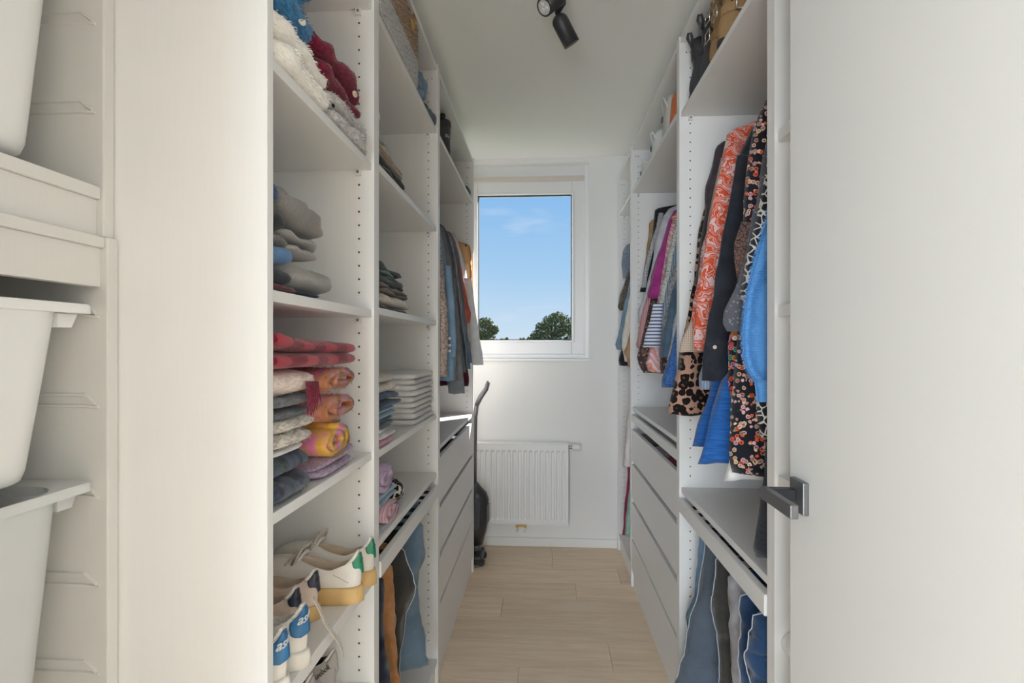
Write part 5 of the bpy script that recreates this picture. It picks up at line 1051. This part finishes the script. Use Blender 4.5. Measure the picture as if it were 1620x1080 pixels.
# clothes in the open top drawers
GDW = 'clothes lying in the open top drawers'
for i, (y0, y1, m_, lab) in enumerate(((1.918, 2.10, 'gtweed', 'grey patterned top in the open drawer'), (2.10, 2.30, 'crim', 'crimson top in the open drawer'), (2.30, 2.52, 'gtweed', 'black and white patterned top in the open drawer'), (2.52, 2.806, 'brown', 'brown top at the far end of the open drawer'))):
    folded('top', lab, 'top', XR+.036, XR+.42, y0, y1, .700, .830, K[m_], 3, 120+i, GDW, .008, round_=.85)
for i, (y0, y1, m_, lab) in enumerate(((2.046, 2.35, 'navy', 'navy top in the left open drawer'), (2.36, 2.65, 'dgrey', 'dark grey top in the left open drawer'), (2.66, 2.94, 'slate', 'slate top in the left open drawer'))):
    folded('top', lab, 'top', XL-.036, XL-.42, y0, y1, .7015, .80, K[m_], 3, 130+i, GDW, .008, round_=.85)
for j, (zt, zb_, lv) in enumerate(((.667, .491, 'second'), (.477, .301, 'third'), (.287, .106, 'lowest'))):  # unseen dark cloth, added to darken the gaps between drawers
    folded('jumper', 'dark navy jumper folded in the '+lv+' drawer on the radiator side of the left run', 'jumper', XL-.025, XL-.42, L3[0]+.05, L3[1]-.05, zb_+.02, zb_+.10, K['black'], 2, 150+j, 'unseen dark cloth added in the closed drawers', .004, round_=.6, blunt=.8)
for j, (zt, zb_, lv) in enumerate(((.662, .476, 'second'), (.456, .268, 'third'), (.254, .100, 'lowest'))):  # same added cloth behind the drawer gaps of the right run
    folded('jumper', 'dark navy jumper folded in the '+lv+' drawer under the blouses', 'jumper', XR+.025, XR+.42, R2[0]+.05, R2[1]-.05, zb_+.02, zb_+.10, K['black'], 2, 160+j, 'unseen dark cloth added in the closed drawers', .004, round_=.6, blunt=.8)
# pale cloth in the translucent bin and papers above the upper bin
folded('cloth', 'pale grey cloth inside the translucent bin', 'cloth', TF-.07, TF-.23, .42, .60, .785, .98, K['white'], 4, 140, None, .012, round_=.9)
bx2 = thing('cardboard_box', 'flat pale box with a scribbled drawing lying on the bin rim', 'box', (TF-.25, .60, 1.352))
M['card'] = plain('pale_card', (206, 202, 196), .8)
MB().box(TF-.27, TF-.20, .36, .66, 1.3505, 1.41).build('box_body', M['card'], bx2)
rnd = random.Random(21); y_ = .56
for k_ in range(5):
    pts = [(TF-.1995, y_+k_*.012+.007*math.cos(a_*1.3+k_), 1.371+.007*math.sin(a_+k_*1.7)) for a_ in [q*.7 for q in range(9)]]
    MB().tube(pts, .0008, 5).build('drawn_line', M['gasket'], bx2, smooth=True)
MB().tube([(TF-.1995, .40, 1.358), (TF-.1995, .63, 1.3585), (TF-.1995, .64, 1.39)], .0008, 5).build('drawn_line', M['gasket'], bx2, smooth=True)
# ================================================================== VACUUM CLEANER
vc = (-.415, 3.14, 0); vac = thing('vacuum_cleaner', 'black and grey upright stick vacuum cleaner parked by the radiator', 'vacuum cleaner', vc)
M['vblack'] = plain('vacuum_black', (52, 53, 56), .3); M['vgrey'] = plain('vacuum_grey', (112, 114, 116), .35, metal=.3); M['vdark'] = plain('vacuum_smoke', (72, 76, 84), .15)
pp = [PY(u, v, 3.14) for u, v in ((773, 603), (769, 615), (760, 628), (754, 641), (752, 660), (751, 720), (751, 765))]
MB().tube(pp[:4], [.011, .015, .016, .014], 14).build('handle_grip', M['vgrey'], vac, smooth=True)
MB().tube(pp[3:], [.014, .0125, .012, .012], 14).build('handle_tube', M['vgrey'], vac, smooth=True)
b0 = PY(752, 765, 3.14)
def vell(cx, z, rx, ry, n=24, cy=3.14): return [(cx+rx*math.cos(2*math.pi*k/n), cy+ry*math.sin(2*math.pi*k/n), z) for k in range(n)]
zt = b0.z
m = MB(); m.rings([vell(b0.x, zt+.01, .014, .014), vell(b0.x+.004, zt-.02, .035, .035), vell(b0.x+.010, zt-.05, .058, .052), vell(b0.x+.016, zt-.09, .066, .06), vell(b0.x+.016, zt-.22, .064, .062), vell(b0.x+.008, zt-.29, .056, .056), vell(b0.x, .10, .045, .045)]); m.build('motor_body', M['vblack'], vac, smooth=True)
m = MB(); m.rings([vell(b0.x-.012, zt-.07, .04, .03, cy=3.085), vell(b0.x-.012, zt-.09, .05, .04, cy=3.085), vell(b0.x-.012, zt-.24, .048, .04, cy=3.085), vell(b0.x-.012, zt-.26, .035, .03, cy=3.085)]); m.build('dust_canister', M['vdark'], vac, smooth=True)
MB().box(b0.x+.070, b0.x+.085, 3.11, 3.17, zt-.22, zt-.12).build('battery_pack', M['vgrey'], vac, bevel=.004)
MB().box(b0.x-.10, b0.x+.055, 3.03, 3.20, .012, .062).build('floor_head', M['vblack'], vac, bevel=.014)
m = MB(); m.tube([(b0.x, 3.14, .05), (b0.x, 3.14, .12)], [.035, .042], 18); m.build('neck', M['vgrey'], vac, smooth=True)
m = MB()
for s in (3.06, 3.17): m.lathe([(.001, -.012), (.022, -.012), (.022, .012), (.001, .012)], (b0.x+.045, s, .022), 18, 'y')
m.build('wheel', M['vblack'], vac)
# ================================================================== OUTDOORS
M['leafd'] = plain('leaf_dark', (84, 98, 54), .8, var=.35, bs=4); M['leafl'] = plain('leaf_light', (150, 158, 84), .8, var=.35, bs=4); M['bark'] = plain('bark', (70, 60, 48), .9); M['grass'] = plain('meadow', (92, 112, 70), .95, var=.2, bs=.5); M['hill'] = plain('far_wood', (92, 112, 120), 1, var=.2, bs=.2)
struct(MB().box(-150, 150, 3.7, 320, -3.4, -3.2).build('ground_outside', M['grass']))
def tree(label, c, blobs, seed, n, ls, group='trees beyond the window'):
    root = thing('tree', label, 'tree', c, group); rnd = random.Random(seed); V = []; Fc = []; mi = []
    zmid = sum(b[2] for b in blobs)/len(blobs)
    for i in range(n):
        b = rnd.choice(blobs); d = Vector((rnd.gauss(0, 1), rnd.gauss(0, 1), rnd.gauss(0, 1))).normalized()*(rnd.random()**.4)
        p = Vector((c[0]+b[0]+d.x*b[3], c[1]+b[1]+d.y*b[3], b[2]+d.z*b[3]*.8)); a = Vector((rnd.uniform(-1, 1), rnd.uniform(-1, 1), rnd.uniform(-1, 1))).normalized(); t = a.orthogonal().normalized(); w = a.cross(t); l = ls*rnd.uniform(.6, 1.3)
        s = len(V); V += [p-t*l, p+w*l*.6, p+t*l, p-w*l*.6]; Fc.append((s, s+1, s+2, s+3)); mi.append(1 if rnd.random() < .35 else 0)
    mb = MB(); mb.v = [tuple(v) for v in V]; mb.f = Fc; mb.mi = mi; mb.build('foliage', [M['leafd'], M['leafl']], root, kind='stuff')
    m = MB(); top = max(b[2] for b in blobs)-.8; m.tube([(c[0], c[1], -3.2), (c[0]+.1, c[1], 0), (c[0], c[1], top)], [.35, .28, .08], 10)
    for k in range(7):
        b = blobs[k % len(blobs)]; m.tube([(c[0]+.05, c[1], .6+.25*k), (c[0]+b[0]*.9, c[1]+b[1]*.9, b[2])], [.14, .04], 7)
    m.build('trunk', M['bark'], root, smooth=True); return root
tree('broad leafy tree filling the lower corner of the window view', (.9, 60, -3.2), [(-1.7, 0, 2.4, .8), (-1.0, .5, 3.3, .9), (-.2, 0, 3.9, 1.0), (.6, -.4, 4.3, 1.0), (1.5, .3, 3.9, 1.0), (2.1, 0, 3.0, .9), (1.0, .4, 2.9, .9), (-.3, .2, 2.5, .9), (.6, 0, 1.6, 1.0), (-1.0, 0, 1.5, .9), (1.9, .5, 1.8, .8), (-2.0, .3, 1.5, .7), (0, 0, .4, 1.2)], 3, 5200, .14)
tree('smaller tree behind the frosted corner of the pane', (-6.6, 58, -3.2), [(-.9, 0, 3.6, .9), (.1, 0, 3.7, .9), (.9, .2, 3.0, .7), (.3, 0, 2.4, 1.0), (-.8, .4, 2.4, 1.0), (.2, 0, 1.2, 1.1), (-1.8, 0, 3.2, .9), (-1.6, 0, 1.8, 1.1)], 5, 3600, .14)
for i, (x, h, r, lab) in enumerate(((-5.4, 1.7, .8, 'low bush between the two trees'), (-2.0, 1.9, .8, 'rounded bush next to the broad tree'))):
    tree(lab, (x, 66, -3.2), [(-.7, 0, h-.3, r), (.5, 0, h-.1, r), (0, .3, h-1.2, r*1.2)], 11+i, 1800, .14, 'bushes beyond the window')
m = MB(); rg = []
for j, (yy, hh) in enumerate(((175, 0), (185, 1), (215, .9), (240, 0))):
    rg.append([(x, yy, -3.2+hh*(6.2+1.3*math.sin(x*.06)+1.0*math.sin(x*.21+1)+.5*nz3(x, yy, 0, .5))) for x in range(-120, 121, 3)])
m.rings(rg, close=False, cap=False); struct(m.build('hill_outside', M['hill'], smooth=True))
for o in bpy.data.objects:
    if '_o' in o: del o['_o']
